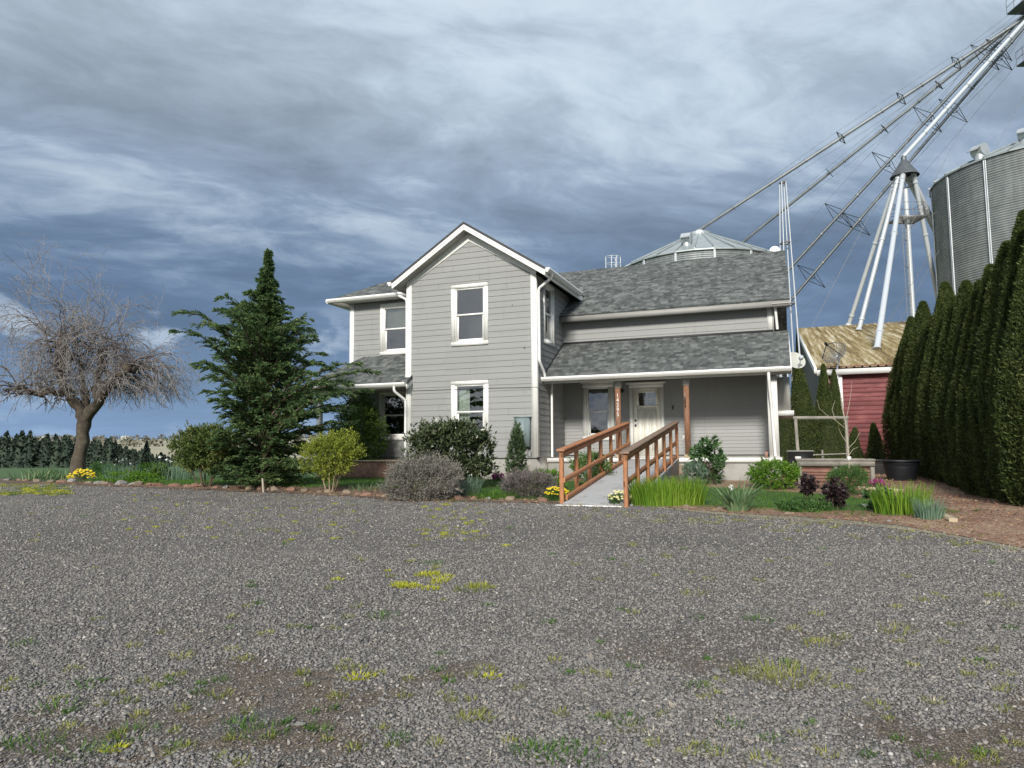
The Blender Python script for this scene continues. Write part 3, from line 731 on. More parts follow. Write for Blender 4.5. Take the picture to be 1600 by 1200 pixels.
# front gable roof (ridge runs back)
ov = .40; ev = GV - ov; rz = 6.64; bk = 26.2
exr = GR + .45; ezr = rz - (exr - cx) * .645; exl = GL - .37; ezl = rz - (cx - exl) * .645
slab([H(cx, ev, rz), H(exr, ev, ezr), H(exr, bk, ezr), H(cx, bk, rz)], .06).build('roof', 'shingle_side', house)
slab([H(exl, ev, ezl), H(cx, ev, rz), H(cx, bk, rz), H(exl, bk, ezl)], .06).build('roof', 'shingle_side', house)
m = M()                                     # black drip edge, rake fascia, soffit boards
for sg in (1, -1):
    xe, ze = (exr, ezr) if sg > 0 else (exl, ezl); xe2 = xe - sg * .04
    def L(x, d): return rz - abs(x - cx) * .645 - d
    for d0, d1, b0, b1, mi in ((.0, .075, .012, -.02, 0), (.076, .17, 0, -.03, 1), (.17, .24, -.012, -.05, 2)):
        P = [(cx, L(cx, d0)), (xe2, L(xe2, d0)), (xe2, L(xe2, d1)), (cx, L(cx, d1))]
        m.prism([H(x, ev - b0, z) for x, z in P], [H(x, ev - b1, z) for x, z in P], mi)
    P = [(cx, L(cx, .215)), (xe2, L(xe2, .215)), (xe2, L(xe2, .23)), (cx, L(cx, .23))]
    m.prism([H(x, ev + .05, z) for x, z in P], [H(x, GV + .02, z) for x, z in P], 3)
    # sloping side soffit
    xi = GR if sg > 0 else GL
    P = [(xi, L(xi, .215)), (xe2, L(xe2, .215)), (xe2, L(xe2, .23)), (xi, L(xi, .23))]
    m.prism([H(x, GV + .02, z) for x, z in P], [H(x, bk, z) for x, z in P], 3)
    m.prism([H(xe2, ev, L(xe2, .07)), H(xe2, bk, L(xe2, .07)), H(xe2, bk, L(xe2, .24)), H(xe2, ev, L(xe2, .24))], [H(xe2 + sg * .02, ev, L(xe2, .07)), H(xe2 + sg * .02, bk, L(xe2, .07)), H(xe2 + sg * .02, bk, L(xe2, .24)), H(xe2 + sg * .02, ev, L(xe2, .24))], 2)
m.build('rake_board', ['dark_trim', 'gutter_white', 'white', 'soffit'], house)

# right wing roof (ridge along the facade)
RE = 21.04; rez = 4.11; ru = .38; RR = 25.45; rrz = 6.65
slab([H(GR + .05, RE, rez), H(ru, RE, rez), H(ru, RR, rrz), H(GR - 2.2, RR, rrz), ], .07).build('roof', 'shingle_front', house)
slab([H(GR - 2.2, RR, rrz), H(ru, RR, rrz), H(ru, 29.9, rez), H(GR - 2.2, 29.9, rez)], .07).build('roof', 'shingle_front', house)
m = M(); m.box(H, GR + .05, ru - .02, RE + .02, RE + .045, 3.90, 4.06)
m.box(H, GR + .02, ru - .03, RE + .045, WV, 3.93, 3.95)
P = lambda v: rez + (v - RE) * T
for v0, v1 in ((RE, RR),):
    m.prism([H(ru - .03, v0, P(v0) - .22), H(ru - .03, v1, P(v1) - .22), H(ru - .03, v1, P(v1) - .07), H(ru - .03, v0, P(v0) - .07)], [H(ru, v0, P(v0) - .22), H(ru, v1, P(v1) - .22), H(ru, v1, P(v1) - .07), H(ru, v0, P(v0) - .07)])
    m.prism([H(RU, v0, P(v0) - .12), H(RU, v1, P(v1) - .12), H(RU, v1, P(v1) - .14), H(RU, v0, P(v0) - .14)], [H(ru - .03, v0, P(v0) - .12), H(ru - .03, v1, P(v1) - .12), H(ru - .03, v1, P(v1) - .14), H(ru - .03, v0, P(v0) - .14)], 1)
m.build('eave_board', ['fascia_grey', 'soffit'], house)

# porch roof
PE = 19.25; pez = 1.97; pwz = 3.26; pu = .30
slab([H(GR + .02, PE, pez), H(pu, PE, pez), H(pu, WV, pwz), H(GR + .02, WV, pwz)], .06).build('porch_roof', 'shingle_front', house)
m = M(); q = lambda v: pez + (v - PE) * (pwz - pez) / (WV - PE)
m.prism([H(pu, PE, q(PE) - .21), H(pu, WV, q(WV) - .21), H(pu, WV, q(WV) + .02), H(pu, PE, q(PE) + .02)], [H(pu + .025, PE, q(PE) - .21), H(pu + .025, WV, q(WV) - .21), H(pu + .025, WV, q(WV) + .02), H(pu + .025, PE, q(PE) + .02)])
m.box(H, GR + .02, pu, PE + .1, PE + .125, 1.80, 1.93)
m.prism([H(RU, PE + .1, 1.80), H(RU, WV, 2.6), H(RU, WV, 2.62), H(RU, PE + .1, 1.82)], [H(pu, PE + .1, 1.80), H(pu, WV, 2.6), H(pu, WV, 2.62), H(pu, PE + .1, 1.82)], 1)
m.box(H, RU - .02, pu + .05, PE + 1.9, PE + 2.3, .95, 1.75, 2) if False else None
# gable end of the porch filled with boards; crawl of white edge
m.build('eave_board', ['white', 'soffit', 'siding'], house)
siding(SIDE(RU), 1.9, 3.0, lambda z: (max(PE + .2, PE + (z - 1.9) / T + .3), WV)).build('wall', 'siding', house)
m = M(); m.box(H, RU, pu - .02, WV - .6, WV + 2.6, .92, 1.86); m.build('side_cabinet', 'soffit', house)
m = M(); m.box(H, RU - .0, pu + .06, WV - .62, WV + 2.6, .80, .92); m.build('cabinet_shelf', 'white', house)
# dark flashing lines where roofs meet walls
m = M()
m.prism([H(GR, PE + .1, q(PE + .1) - .02), H(GR, WV, pwz - .02), H(GR, WV, pwz + .05), H(GR, PE + .1, q(PE + .1) + .05)], [H(GR + .035, PE + .1, q(PE + .1) - .02), H(GR + .035, WV, pwz - .02), H(GR + .035, WV, pwz + .05), H(GR + .035, PE + .1, q(PE + .1) + .05)])
m.box(H, GR + .035, RU, WV - .035, WV - .02, pwz - .03, pwz + .045)
m.build('flashing', 'dark_trim', house)

# left wing: hip roof above, low shed roof below
le = 20.03; lz = 5.09; lx = -14.47; hr = 2.8
c0 = H(lx, le, lz); c1 = H(lx + hr, le + hr, lz + T * hr)
slab([c0, H(GL + .2, le, lz), H(GL + .6, le + hr, lz + T * hr), c1], .05).build('roof', 'shingle_front', house)
slab([H(lx, le + 2 * hr, lz), c0, c1, c1 + Vector((0, 0, -.001))], .05).build('roof', 'shingle_side', house)
slab([H(lx, le + 2 * hr, lz), c1, H(GL + .6, le + hr, lz + T * hr), H(GL + .2, le + 2 * hr, lz)], .05).build('roof', 'shingle_front', house)
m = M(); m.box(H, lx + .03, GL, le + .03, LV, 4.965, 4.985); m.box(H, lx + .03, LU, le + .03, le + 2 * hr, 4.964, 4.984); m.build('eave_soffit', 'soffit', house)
ye = 18.42; yz = 1.93; yw = 3.10
slab([H(lx + .0, ye, yz), H(-10.42, ye, yz), H(-10.55, LV, yw), H(lx + 1.2, LV, yw)], .06).build('porch_roof', 'shingle_front', house)
slab([H(lx, LV + 3, yz), H(lx, ye, yz), H(lx + 1.2, LV, yw), H(lx + 1.2, LV + 2, yw)], .06).build('porch_roof', 'shingle_side', house)
m = M(); q2 = lambda v: yz + (v - ye) * (yw - yz) / (LV - ye)
m.prism([H(-10.43, ye, q2(ye) - .0), H(-10.52, GV + .3, q2(GV + .3)), H(-10.52, GV + .3, q2(GV + .3) + .05), H(-10.43, ye, q2(ye) + .05)], [H(-10.40, ye, q2(ye)), H(-10.49, GV + .3, q2(GV + .3)), H(-10.49, GV + .3, q2(GV + .3) + .05), H(-10.40, ye, q2(ye) + .05)])
m.prism([H(-10.46, ye, yz - .2), H(-10.46, GV, yz + .0), H(-10.46, GV, yz + .13), H(-10.46, ye, yz - .06)], [H(-10.44, ye, yz - .2), H(-10.44, GV, yz + .0), H(-10.44, GV, yz + .13), H(-10.44, ye, yz - .06)], 1)
m.box(H, lx + .2, GL - .03, ye + .12, LV, 1.83, 1.85, 2)
m.build('rake_board', ['dark_trim', 'white', 'soffit'], house)
m = M(); m.box(H, LU - .2, GL - .02, 19.0, LV, -1.3, -.45); m.build('porch_floor', 'rock_red', house)
m = M(); m.box(H, LU - .22, GL - .01, 18.96, LV, -.45, -.41); m.build('porch_ledge', 'lumber', house)
m = M(); m.box(H, -11.95, -11.85, 19.3, 19.4, -.41, 1.84) if False else m.box(H, LU - .1, LU + .04, 18.75, 18.89, -.9, 1.84); m.build('porch_post', 'white', house)

# gutters and downspouts
def gutter(m, A, B, out, h=.12, wd=.12):
    A, B = Vector(A), Vector(B); o = Vector(out).normalized(); z = Vector((0, 0, 1))
    prof = [(0, 0), (wd, 0), (wd * 1.0, -h * .45), (wd * .72, -h * .6), (wd * .6, -h), (0, -h)]
    m.prism([A + o * a + z * b for a, b in prof], [B + o * a + z * b for a, b in prof])
front = -HV
for A, B, o in ((H(GR - .06, PE, pez + .01), H(pu + .02, PE, pez + .01), front), (H(lx, le, lz + .0), H(GL - .02, le, lz), front),
                (H(exr, ev - .02, ezr - .01), H(exr, 21.9, ezr - .01), HU), (H(exl, ev - .02, ezl - .01), H(exl, 20.6, ezl - .01), -HU),
                (H(lx, ye, yz), H(-10.46, ye, yz), front), (H(lx, le + .02, lz), H(lx, le + 5, lz), -HU)):
    m = M(); gutter(m, A, B, o); m.build('gutter', 'gutter_white', house)
def spout(pts, mt='gutter_white', r=.04):
    # round the corners a little
    P = [Vector(p) for p in pts]; Q = [P[0]]
    for a, b, c in zip(P[:-2], P[1:-1], P[2:]):
        Q += [b + (a - b).normalized() * .06, b + ((a - b).normalized() + (c - b).normalized()) * .016, b + (c - b).normalized() * .06]
    Q.append(P[-1]); m = M(); m.tube(Q, r, 10); return m.build('downspout', mt, house, smooth=True)
spout([H(exr + .06, 18.75, ezr - .1), H(exr + .06, 18.75, ezr - .22), H(GR + .08, GV + .05, ezr - .48), H(GR + .08, GV + .05, 2.42), H(GR + .10, 19.2, 2.12), H(GR + .10, 19.3, 1.98)])
spout([H(GR + .10, 19.9, 1.85), H(GR + .10, 19.9, 1.45), H(GR + .08, 19.92, -.33)], 'gutter_white', .035)
spout([H(exl - .05, 18.75, ezl - .1), H(exl - .05, 18.75, ezl - .3), H(GL - .06, GV + .04, ezl - .5), H(GL - .06, GV + .06, 2.15), H(GL - .16, GV + .02, 2.05)])
spout([H(-10.85, ye - .05, yz - .1), H(-10.85, ye - .05, yz - .25), H(GL - .02, GV - .07, 1.42), H(GL - .02, GV - .07, -.25), H(GL + .12, GV - .2, -.5)])
spout([H(-.24, PE - .02, 1.86), H(-.24, PE - .02, 1.7), H(-.20, PF - .03, .9), H(-.14, PF - .05, -.8)])
spout([H(-.02, WV - .25, 4.0), H(.02, WV - .07, 3.3)])

# door with casing, lite, panels and hardware
f = FRONT(WV); m = M()
m.box(f, dc[0], dc[0] + .10, -.02, .045, -.36, 1.76); m.box(f, dc[1] - .10, dc[1], -.02, .045, -.36, 1.76); m.box(f, dc[0], dc[1], -.02, .047, 1.76, 1.87); m.box(f, dc[0] - .09, dc[1] + .07, -.02, .09, 1.872, 1.93)
m.box(f, dc[0] + .10, dc[1] - .10, -.02, .035, -.36, -.33)
m.build('door_casing', 'white', house)
d0, d1 = dc[0] + .105, dc[1] - .105; m = M()
w0, w1, y0, y1 = -4.06, -3.53, 1.20, 1.60
m.box(f, d0, w0, -.03, -.0, -.32, 1.755); m.box(f, w1, d1, -.03, -.0, -.32, 1.755); m.box(f, w0, w1, -.03, -.0, -.32, y0); m.box(f, w0, w1, -.03, -.0, y1, 1.755)
for a0, a1 in ((w0 - .05, w0), (w1, w1 + .05)): m.box(f, a0, a1, 0, .012, y0 - .05, y1 + .05)
m.box(f, w0, w1, 0, .012, y1, y1 + .05); m.box(f, w0 - .07, w1 + .07, 0, .03, y0 - .05, y0)
for k in range(3):                           # tall plank panels below the lite
    a0 = d0 + .1 + k * (d1 - d0 - .2) / 3 + .02; a1 = a0 + (d1 - d0 - .2) / 3 - .04
    m.box(f, a0, a1, 0, .010, -.16, 1.08)
door = m.build('door', 'door', house)
m = M(); m.add([f(w0, -.012, y0), f(w1, -.012, y0), f(w1, -.012, y1), f(w0, -.012, y1)], [(0, 1, 2, 3)]); m.build('door_lite', 'glass', door)
m = M(); m.box(f, w0 + .13, w1 - .01, -.022, -.018, y0 + .02, y1 - .02)
for r_ in range(3):
    for c_ in range(3): m.box(f, w0 + .155 + c_ * .125, w0 + .235 + c_ * .125, -.0179, -.0165, y0 + .14 + r_ * .085, y0 + .185 + r_ * .085, 1)
m.build('paper_notice', ['white_paper', 'blind'], door)
m = M(); m.box(f, w0 + .075, w0 + .12, -.015, -.010, y0 + .03, y1 - .03); m.build('dark_strip', 'dark_trim', door)
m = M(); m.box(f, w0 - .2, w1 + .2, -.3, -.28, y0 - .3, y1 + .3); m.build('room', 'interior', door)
for z_, nm in ((.75, 'deadbolt'), (.60, 'handle')):
    m = M(); m.tube([f(d0 + .07, 0, z_), f(d0 + .07, .02, z_), f(d0 + .07, .035, z_), f(d0 + .07, .06, z_)], [.035, .035, .02, .03 if nm == 'handle' else .022], 12); m.build(nm, 'black_metal', door, smooth=True)
# wall fittings on the porch and small vents on the gable
m = M(); m.box(f, -2.755, -2.665, 0, .035, .11, .27); o = m.build('outlet_cover', 'white_paper', house)
m = M(); m.box(f, -2.73, -2.69, .035, .04, .14, .24); m.build('outlet', 'soffit', o)
m = M(); m.tube([f(-3.02, .02, 1.16), f(-3.02, .06, 1.13), f(-3.02, .07, 1.05)], [.025, .02, .01], 8); m.build('doorbell', 'black_metal', house)
m = M(); m.tube([f(-4.55, .03, 1.70), f(-4.55, .16, 1.72), f(-4.55, .2, 1.64)], [.05, .03, .07], 10); m.build('porch_light', 'black_metal', house)
for a_, z_, r_ in ((-6.80, 2.82, .028), (-7.16, 4.1, .016)): m = M(); m.tube([FRONT(GV)(a_, .01, z_), FRONT(GV)(a_, .03, z_)], r_, 10); m.build('wall_vent', 'dark_steel', house)
m = M(); m.tube([FRONT(GV)(GR + .03, .04, 1.66), FRONT(GV)(GR - 1.5, .03, 1.69), FRONT(GV)(GR - 4.0, .03, 1.70)], .006, 5); m.tube([H(GR + .03, GV - .04, 1.66), H(GR + .05, GV + .5, 1.56)], .006, 5); m.build('wall_cable', 'dark_trim', house)
# house number on the left porch post: 1 4 2 9 5 stacked
for k, ch in enumerate('14295'):
    cu = bpy.data.curves.new('numeral', 'FONT'); cu.body = ch; cu.size = .155; cu.extrude = .004; cu.align_x = 'CENTER'
    tmp = bpy.data.objects.new('numeral', cu); sc.collection.objects.link(tmp); me = bpy.data.meshes.new_from_object(tmp); bpy.data.objects.remove(tmp)
    me.materials.append(MATS['white_paper']); o = bpy.data.objects.new('house_number', me); sc.collection.objects.link(o); o.parent = house
    P = H(-4.30, PF + .053, 1.36 - k * .135) - Vector(house.location)
    o.matrix_local = Matrix.Translation(P) @ Matrix.Rotation(-HA, 4, 'Z') @ Matrix.Rotation(pi / 2, 4, 'X')
m = M(); m.box(H, -2.44, -2.40, PF - .01, PF + .06, 1.05, 1.42); m.box(H, -2.435, -2.405, PF - .02, PF - .011, 1.12, 1.30, 1); m.build('porch_plaque', ['cedar_top', 'dark_trim'], house)

# electrical cabinet on the gable wall
f = FRONT(GV)
eb = thing('electric_meter_box', 'tall pale blue grey electric box mounted on the gable wall', 'electric box', H(-6.83, GV - .1, -.05))
m = M(); m.box(f, -7.06, -6.62, .02, .22, -.02, .80); m.box(f, -7.08, -6.60, .02, .24, .80, .83); m.build('cabinet', 'electric_grey', eb)
m = M(); m.box(f, -7.03, -6.70, .222, .232, .02, .76); m.build('cabinet_door', 'electric_grey', eb)
m = M(); m.tube([f(-6.92, .08, -.02), f(-6.92, .08, -.6)], .035, 10); m.build('conduit', 'white', eb)
m = M(); m.tube([f(-6.72, .07, -.02), f(-6.72, .07, -.28), f(-6.62, .07, -.30), f(-6.62, .05, -.16)], .012, 8); m.box(f, -7.08, -6.62, .0, .06, -.07, -.025); m.build('pipe_loop', 'electric_metal', eb)

# ================================================================== ramp
ramp = thing('wheelchair_ramp', 'concrete entrance ramp with reddish wooden railings leading up to the porch', 'ramp', H(-3.3, 13.2, -1.13))
r0, r1, z0, z1 = 12.95, 19.5, -1.10, -.375
rs = (z1 - z0) / (r1 - r0); zr = lambda v: z0 + (v - r0) * rs
m = M(); m.prism([H(-3.95, r0, -1.4), H(-2.62, r0, -1.4), H(-2.62, r1, -1.4), H(-3.95, r1, -1.4)], [H(-3.95, r0, z0), H(-2.62, r0, z0), H(-2.62, r1, z1), H(-3.95, r1, z1)]); m.build('ramp_slab', 'ramp_concrete', ramp)
m = M(); m.box(H, -4.0, -2.75, r0 - .32, r0 - .003, -1.4, z0 - .006); m.build('ramp_toe', 'white', ramp)
def beam(m, v0, v1, u0, u1, lo, hi):        # runs with the slope
    m.prism([H(u0, v0, zr(v0) + lo), H(u1, v0, zr(v0) + lo), H(u1, v0, zr(v0) + hi), H(u0, v0, zr(v0) + hi)], [H(u0, v1, zr(v1) + lo), H(u1, v1, zr(v1) + lo), H(u1, v1, zr(v1) + hi), H(u0, v1, zr(v1) + hi)])
for side in (-1, 1):
    ui = -3.98 if side < 0 else -2.64; v0, v1 = (13.05, 19.42) if side < 0 else (12.62, 19.42)
    rl = M(); beam(rl, v0, v1, ui - .020, ui + .018, .86, .985); rail = rl.build('railing', 'cedar', ramp)
    c = M(); beam(c, v0 - .05, v1 + .02, ui - .09, ui + .07, .987, 1.025); c.build('handrail', 'cedar_top' if side > 0 else 'cedar', rail)
    c = M(); beam(c, v0 + .0, v1, ui + .022 if side < 0 else ui - .062, ui + .060 if side < 0 else ui - .022, .38, .475); c.build('mid_rail', 'cedar', rail)
    c = M(); beam(c, v0 + .15, v1, ui + .022 if side < 0 else ui - .062, ui + .060 if side < 0 else ui - .022, .02, .115); c.build('kick_rail', 'cedar', rail)
    n = 7
    for k in range(n):
        v = v0 + (v1 - v0) * k / (n - 1); c = M(); hw = .045
        lo = -.25 if side < 0 else -.45
        c.prism([H(ui - .055, v - .0, zr(v) + lo), H(ui + .020, v, zr(v) + lo), H(ui + .020, v + .075, zr(v) + lo), H(ui - .055, v + .075, zr(v) + lo)],
                [H(ui - .055, v - .0, zr(v) + .985), H(ui + .020, v, zr(v) + .985), H(ui + .020, v + .075, zr(v + .075) + .985), H(ui - .055, v + .075, zr(v + .075) + .985)])
        c.build('post', 'cedar', rail)

# satellite dishes
def dish(name, label, C, aim, r, mats, post):
    o = thing(name, label, 'satellite dish', C - Vector((0, 0, r))); aim = Vector(aim).normalized(); x = aim.cross(Vector((0, 0, 1))).normalized(); y = x.cross(aim)
    m = M(); V = [C]; n = 28; F = []
    for k in range(1, 6):
        q_ = k / 5
        for j_ in range(n): a_ = 2 * pi * j_ / n; V.append(C + (x * cos(a_) + y * sin(a_)) * r * q_ + aim * (.22 * r * q_ * q_))
    for j_ in range(n): m_ = (j_ + 1) % n; F.append((0, 1 + j_, 1 + m_, 0))
    tri = [(0, 1 + j_, 1 + (j_ + 1) % n) for j_ in range(n)]
    quads = [(1 + k * n + j_, 1 + k * n + (j_ + 1) % n, 1 + (k + 1) * n + (j_ + 1) % n, 1 + (k + 1) * n + j_) for k in range(4) for j_ in range(n)]
    m.add(V, tri); m.add(V, quads); m.build('reflector', mats[0], o, smooth=True)
    m = M(); m.tube([C - y * r * .9 + aim * .1, C - y * r * .6 + aim * r * 1.3], .015, 6); m.box(lambda a, b, c: C - y * r * .5 + aim * (r * 1.3 + a) + x * b + y * c, -.06, .06, -.04, .04, -.04, .04); m.build('feed_arm', mats[1], o)
    m = M(); m.tube([C - aim * .02, C - aim * .12, *post], .022, 8); m.build('mast', mats[2], o); return o
P = H(.42, 20.3, 2.22)
dish('satellite_dish', 'round pale satellite dish on the end of the porch roof', P, HV * -.75 + HU * .35 + Vector((0, 0, .45)), .27, ('dish_grey', 'white_steel', 'electric_metal'), [H(.36, 20.5, 2.0), H(.33, 20.5, 1.7)])

# ================================================================== red shed behind
BV, BU, BE = 33.4, 1.76, 3.37; BRV, BRZ = 62.0, 9.52
barn = thing('red_shed', 'red metal sided shed with mossy corrugated roof behind the hedge', 'shed', H(BU + 7, 45, -1.1))
m = M(); z = -1.2
while z < BE - .2:                          # horizontal ribbed sheet: proud flat + rib
    for (za, zb, b0, b1) in ((z, z + .13, 0, 0), (z + .13, z + .15, 0, .03), (z + .15, z + .17, .03, .03), (z + .17, z + .19, .03, 0)):
        m.add([H(BU, BV - b0, za), H(BU + 16, BV - b0, za), H(BU + 16, BV - b1, zb), H(BU, BV - b1, zb)], [(0, 1, 2, 3)])
    z += .19
m.build('wall', 'barn_red', barn)
m = M(); n = 150; sl_ = (BRZ - BE) / (BRV - BV)
for k in range(n):                          # dark ribbed gable end
    v0 = BV + k * (2 * (BRV - BV)) / n; v1 = v0 + (BRV - BV) / n; v2 = v0 + 2 * (BRV - BV) / n
    hh = lambda v: BE + sl_ * (BRV - BV - abs(v - BRV)) - .05
    for a, b, d0, d1 in ((v0, v1, 0, .03), (v1, v2, .03, 0)): m.add([H(BU - d0, a, -1.2), H(BU - d1, b, -1.2), H(BU - d1, b, hh(b)), H(BU - d0, a, hh(a))], [(0, 1, 2, 3)])
m.build('wall', 'shed_dark', barn)
m = M(); n = 320; us = np.linspace(BU - .25, BU + 16, n); pr_ = np.where(np.arange(n) % 6 < 1, .07, 0) + .004 * np.sin(np.arange(n) * 2.1)
for (v0, zz0, v1, zz1) in ((BV - .3, BE - .12, BRV, BRZ), (BRV, BRZ, 2 * BRV - BV + .3, BE - .12)):
    V = []
    for u_, p_ in zip(us, pr_): V += [H(u_, v0, zz0 + p_), H(u_, v1, zz1 + p_)]
    m.add(V, [(2 * k, 2 * k + 2, 2 * k + 3, 2 * k + 1) for k in range(n - 1)])
m.build('roof', 'barn_roof', barn)
m = M()
P = lambda v: BE - .12 + (v - BV + .3) * (BRZ - BE + .12) / (BRV - BV + .3)
m.prism([H(BU - .30, BV - .32, P(BV - .32) - .22), H(BU - .30, BRV, P(BRV) - .22), H(BU - .30, BRV, P(BRV) + .05), H(BU - .30, BV - .32, P(BV - .32) + .05)],
        [H(BU - .20, BV - .32, P(BV - .32) - .22), H(BU - .20, BRV, P(BRV) - .22), H(BU - .20, BRV, P(BRV) + .06), H(BU - .20, BV - .32, P(BV - .32) + .06)])
m.box(H, BU - .2, BU + 16, BV - .36, BV - .25, BE - .42, BE - .18)
m.box(H, BU - .03, BU + .28, BV - .05, BV + .0, -1.2, BE - .2); m.box(H, BU + .62, BU + .80, BV - .16, BV - .06, -1.2, BE - .4)
m.build('trim_board', 'white', barn)
def roofhit(px, py):
    d = ray(px, py); A = H(BU, BV, BE); s = (BRZ - BE) / (BRV - BV); n_ = (HV * -s + Vector((0, 0, 1)))
    k = (A - Vector((0, 0, EYE))).dot(n_) / d.dot(n_); return Vector((0, 0, EYE)) + d * k

# mesh dish on the shed corner
C = H(BU + .62, BV - .45, BE + .38); n = 24
o = thing('mesh_satellite_dish', 'large see-through mesh satellite dish at the corner of the red shed roof', 'satellite dish', C - Vector((0, 0, .8)))
aim = (HV * -.75 + HU * -.45 + Vector((0, 0, .45))).normalized(); x = aim.cross(Vector((0, 0, 1))).normalized(); y = x.cross(aim); r = .52
pt = lambda a, q_: C + (x * cos(a) + y * sin(a)) * r * q_ + aim * (.3 * q_ * q_)
m = M()
for k in range(n): m.tube([pt(2 * pi * k / n, q_) for q_ in (.08, .35, .65, 1)], .012, 4)
for q_ in (.2, .35, .5, .65, .8, .92, 1.0): m.tube([pt(2 * pi * k / 36, q_) for k in range(37)], .010, 4, caps=False)
m.build('reflector', 'electric_metal', o)
m = M()
for a in (pi / 2, pi * 7 / 6, pi * 11 / 6): m.tube([pt(a, 1), C + aim * .95], .018, 5)
m.tube([C + aim * .9, C + aim * 1.05], .06, 8); m.build('feed_arm', 'black_metal', o)
m = M(); m.tube([C, C - aim * .25, H(BU + .62, BV - .3, BE - .1), H(BU + .62, BV - .25, BE - .6)], .04, 8); m.build('mast', 'white_steel', o)

# ================================================================== grain bins
def grain_bin(name, label, cx_, cy_, rad, zeave, zapex, rot, nst=14, vents=((.55, 4.2),)):
    zb = float(gz(cx_, cy_)) - .1; o = thing(name, label, 'grain bin', (cx_, cy_, zb)); C = Vector((cx_, cy_, 0))
    nz = int((zeave - zb) / .16) * 5; n = 84; zz = np.linspace(zb, zeave, nz); th = np.linspace(0, 2 * pi, n, endpoint=False)
    rr = rad + .04 * np.sin(zz * 2 * pi / .16)
    # one ring joint in every eight corrugations sits a touch proud
    rr = rr + .012 * (np.floor(zz / 1.12) % 2)
    V = np.stack([cx_ + rr[:, None] * np.cos(th)[None], cy_ + rr[:, None] * np.sin(th)[None], np.repeat(zz[:, None], n, 1)], 2).reshape(-1, 3)
    i, j = np.meshgrid(np.arange(nz - 1), np.arange(n), indexing='ij'); a = (i * n + j).ravel(); b = (i * n + (j + 1) % n).ravel()
    M().add(V, np.stack([a, b, b + n, a + n], 1)).build('wall', 'bin_wall', o, smooth=True)
    pol = lambda r_, a_, z_: C + Vector((r_ * cos(a_), r_ * sin(a_), z_))
    m = M()
    for k in range(nst):
        a_ = rot + 2 * pi * k / nst
        for da in (-.009, .009): m.prism([pol(rad + .02, a_ + da - .005, zb), pol(rad + .02, a_ + da + .005, zb), pol(rad + .11, a_ + da + .005, zb), pol(rad + .11, a_ + da - .005, zb)], [pol(rad + .02, a_ + da - .005, zeave), pol(rad + .02, a_ + da + .005, zeave), pol(rad + .11, a_ + da + .005, zeave), pol(rad + .11, a_ + da - .005, zeave)])
        m.prism([pol(rad + .09, a_ - .013, zb), pol(rad + .09, a_ + .013, zb), pol(rad + .11, a_ + .013, zb), pol(rad + .11, a_ - .013, zb)], [pol(rad + .09, a_ - .013, zeave), pol(rad + .09, a_ + .013, zeave), pol(rad + .11, a_ + .013, zeave), pol(rad + .11, a_ - .013, zeave)])
    m.build('stiffener', 'galv', o)
    m = M(); nr = nst * 2; ra = rad + .18; rc = .85; sl2 = (zapex - zeave) / (ra - rc)
    for k in range(nr):
        a0, a1 = rot + 2 * pi * k / nr, rot + 2 * pi * (k + 1) / nr
        m.add([pol(ra, a0, zeave - .04), pol(ra, a1, zeave - .04), pol(rc, a1, zapex), pol(rc, a0, zapex)], [(0, 1, 2, 3)])
        m.add([pol(ra, a0, zeave - .14), pol(ra, a1, zeave - .14), pol(ra, a1, zeave - .04), pol(ra, a0, zeave - .04)], [(0, 1, 2, 3)])
    m.build('roof', 'bin_roof', o)
    m = M()
    for k in range(nr):
        a0 = rot + 2 * pi * k / nr; e0 = .035
        m.prism([pol(ra + .05, a0 - e0 / ra, zeave - .06), pol(ra + .05, a0 + e0 / ra, zeave - .06), pol(ra + .05, a0 + e0 / ra, zeave + .06), pol(ra + .05, a0 - e0 / ra, zeave + .06)],
                [pol(rc, a0 - e0 / rc, zapex - .02), pol(rc, a0 + e0 / rc, zapex - .02), pol(rc, a0 + e0 / rc, zapex + .09), pol(rc, a0 - e0 / rc, zapex + .09)])
    m.build('roof_rib', 'bin_roof', o)
    m = M(); m.tube([C + Vector((0, 0, zapex - .1)), C + Vector((0, 0, zapex + .18))], rc + .12, 28); m.tube([C + Vector((0, 0, zapex + .18)), C + Vector((0, 0, zapex + .3)), C + Vector((0, 0, zapex + .5))], [rc * .8, .5, .25], 20)
    m.build('cap', 'galv', o)
    for q_, a_ in vents:
        rr_ = ra + (rc - ra) * q_; z_ = zeave + (zapex - zeave) * q_; A = pol(rr_, a_, z_); od = Vector((cos(a_), sin(a_), 0)); tn = Vector((-sin(a_), cos(a_), 0))
        m = M(); m.tube([A + Vector((0, 0, -.3)), A + Vector((0, 0, .35))], .34, 16); m.tube([A + tn * -.38 + Vector((0, 0, .5)), A + tn * .38 + Vector((0, 0, .5))], .42, 20)
        m.prism([A + tn * -.37 + od * .05 + Vector((0, 0, .85)), A + tn * .37 + od * .05 + Vector((0, 0, .85)), A + tn * .37 + od * .8 + Vector((0, 0, .35)), A + tn * -.37 + od * .8 + Vector((0, 0, .35))],
                [A + tn * -.37 + od * .05 + Vector((0, 0, .89)), A + tn * .37 + od * .05 + Vector((0, 0, .89)), A + tn * .37 + od * .82 + Vector((0, 0, .38)), A + tn * -.37 + od * .82 + Vector((0, 0, .38))])
        m.build('roof_vent', 'galv', o, smooth=False)
    return o
grain_bin('grain_bin', 'corrugated steel grain bin whose cone roof rises behind the house', 16.24, 58.86, 6.5, 15 + EYE, 17.9 + EYE, .12, vents=((.30, 4.24), (.12, 5.95)))
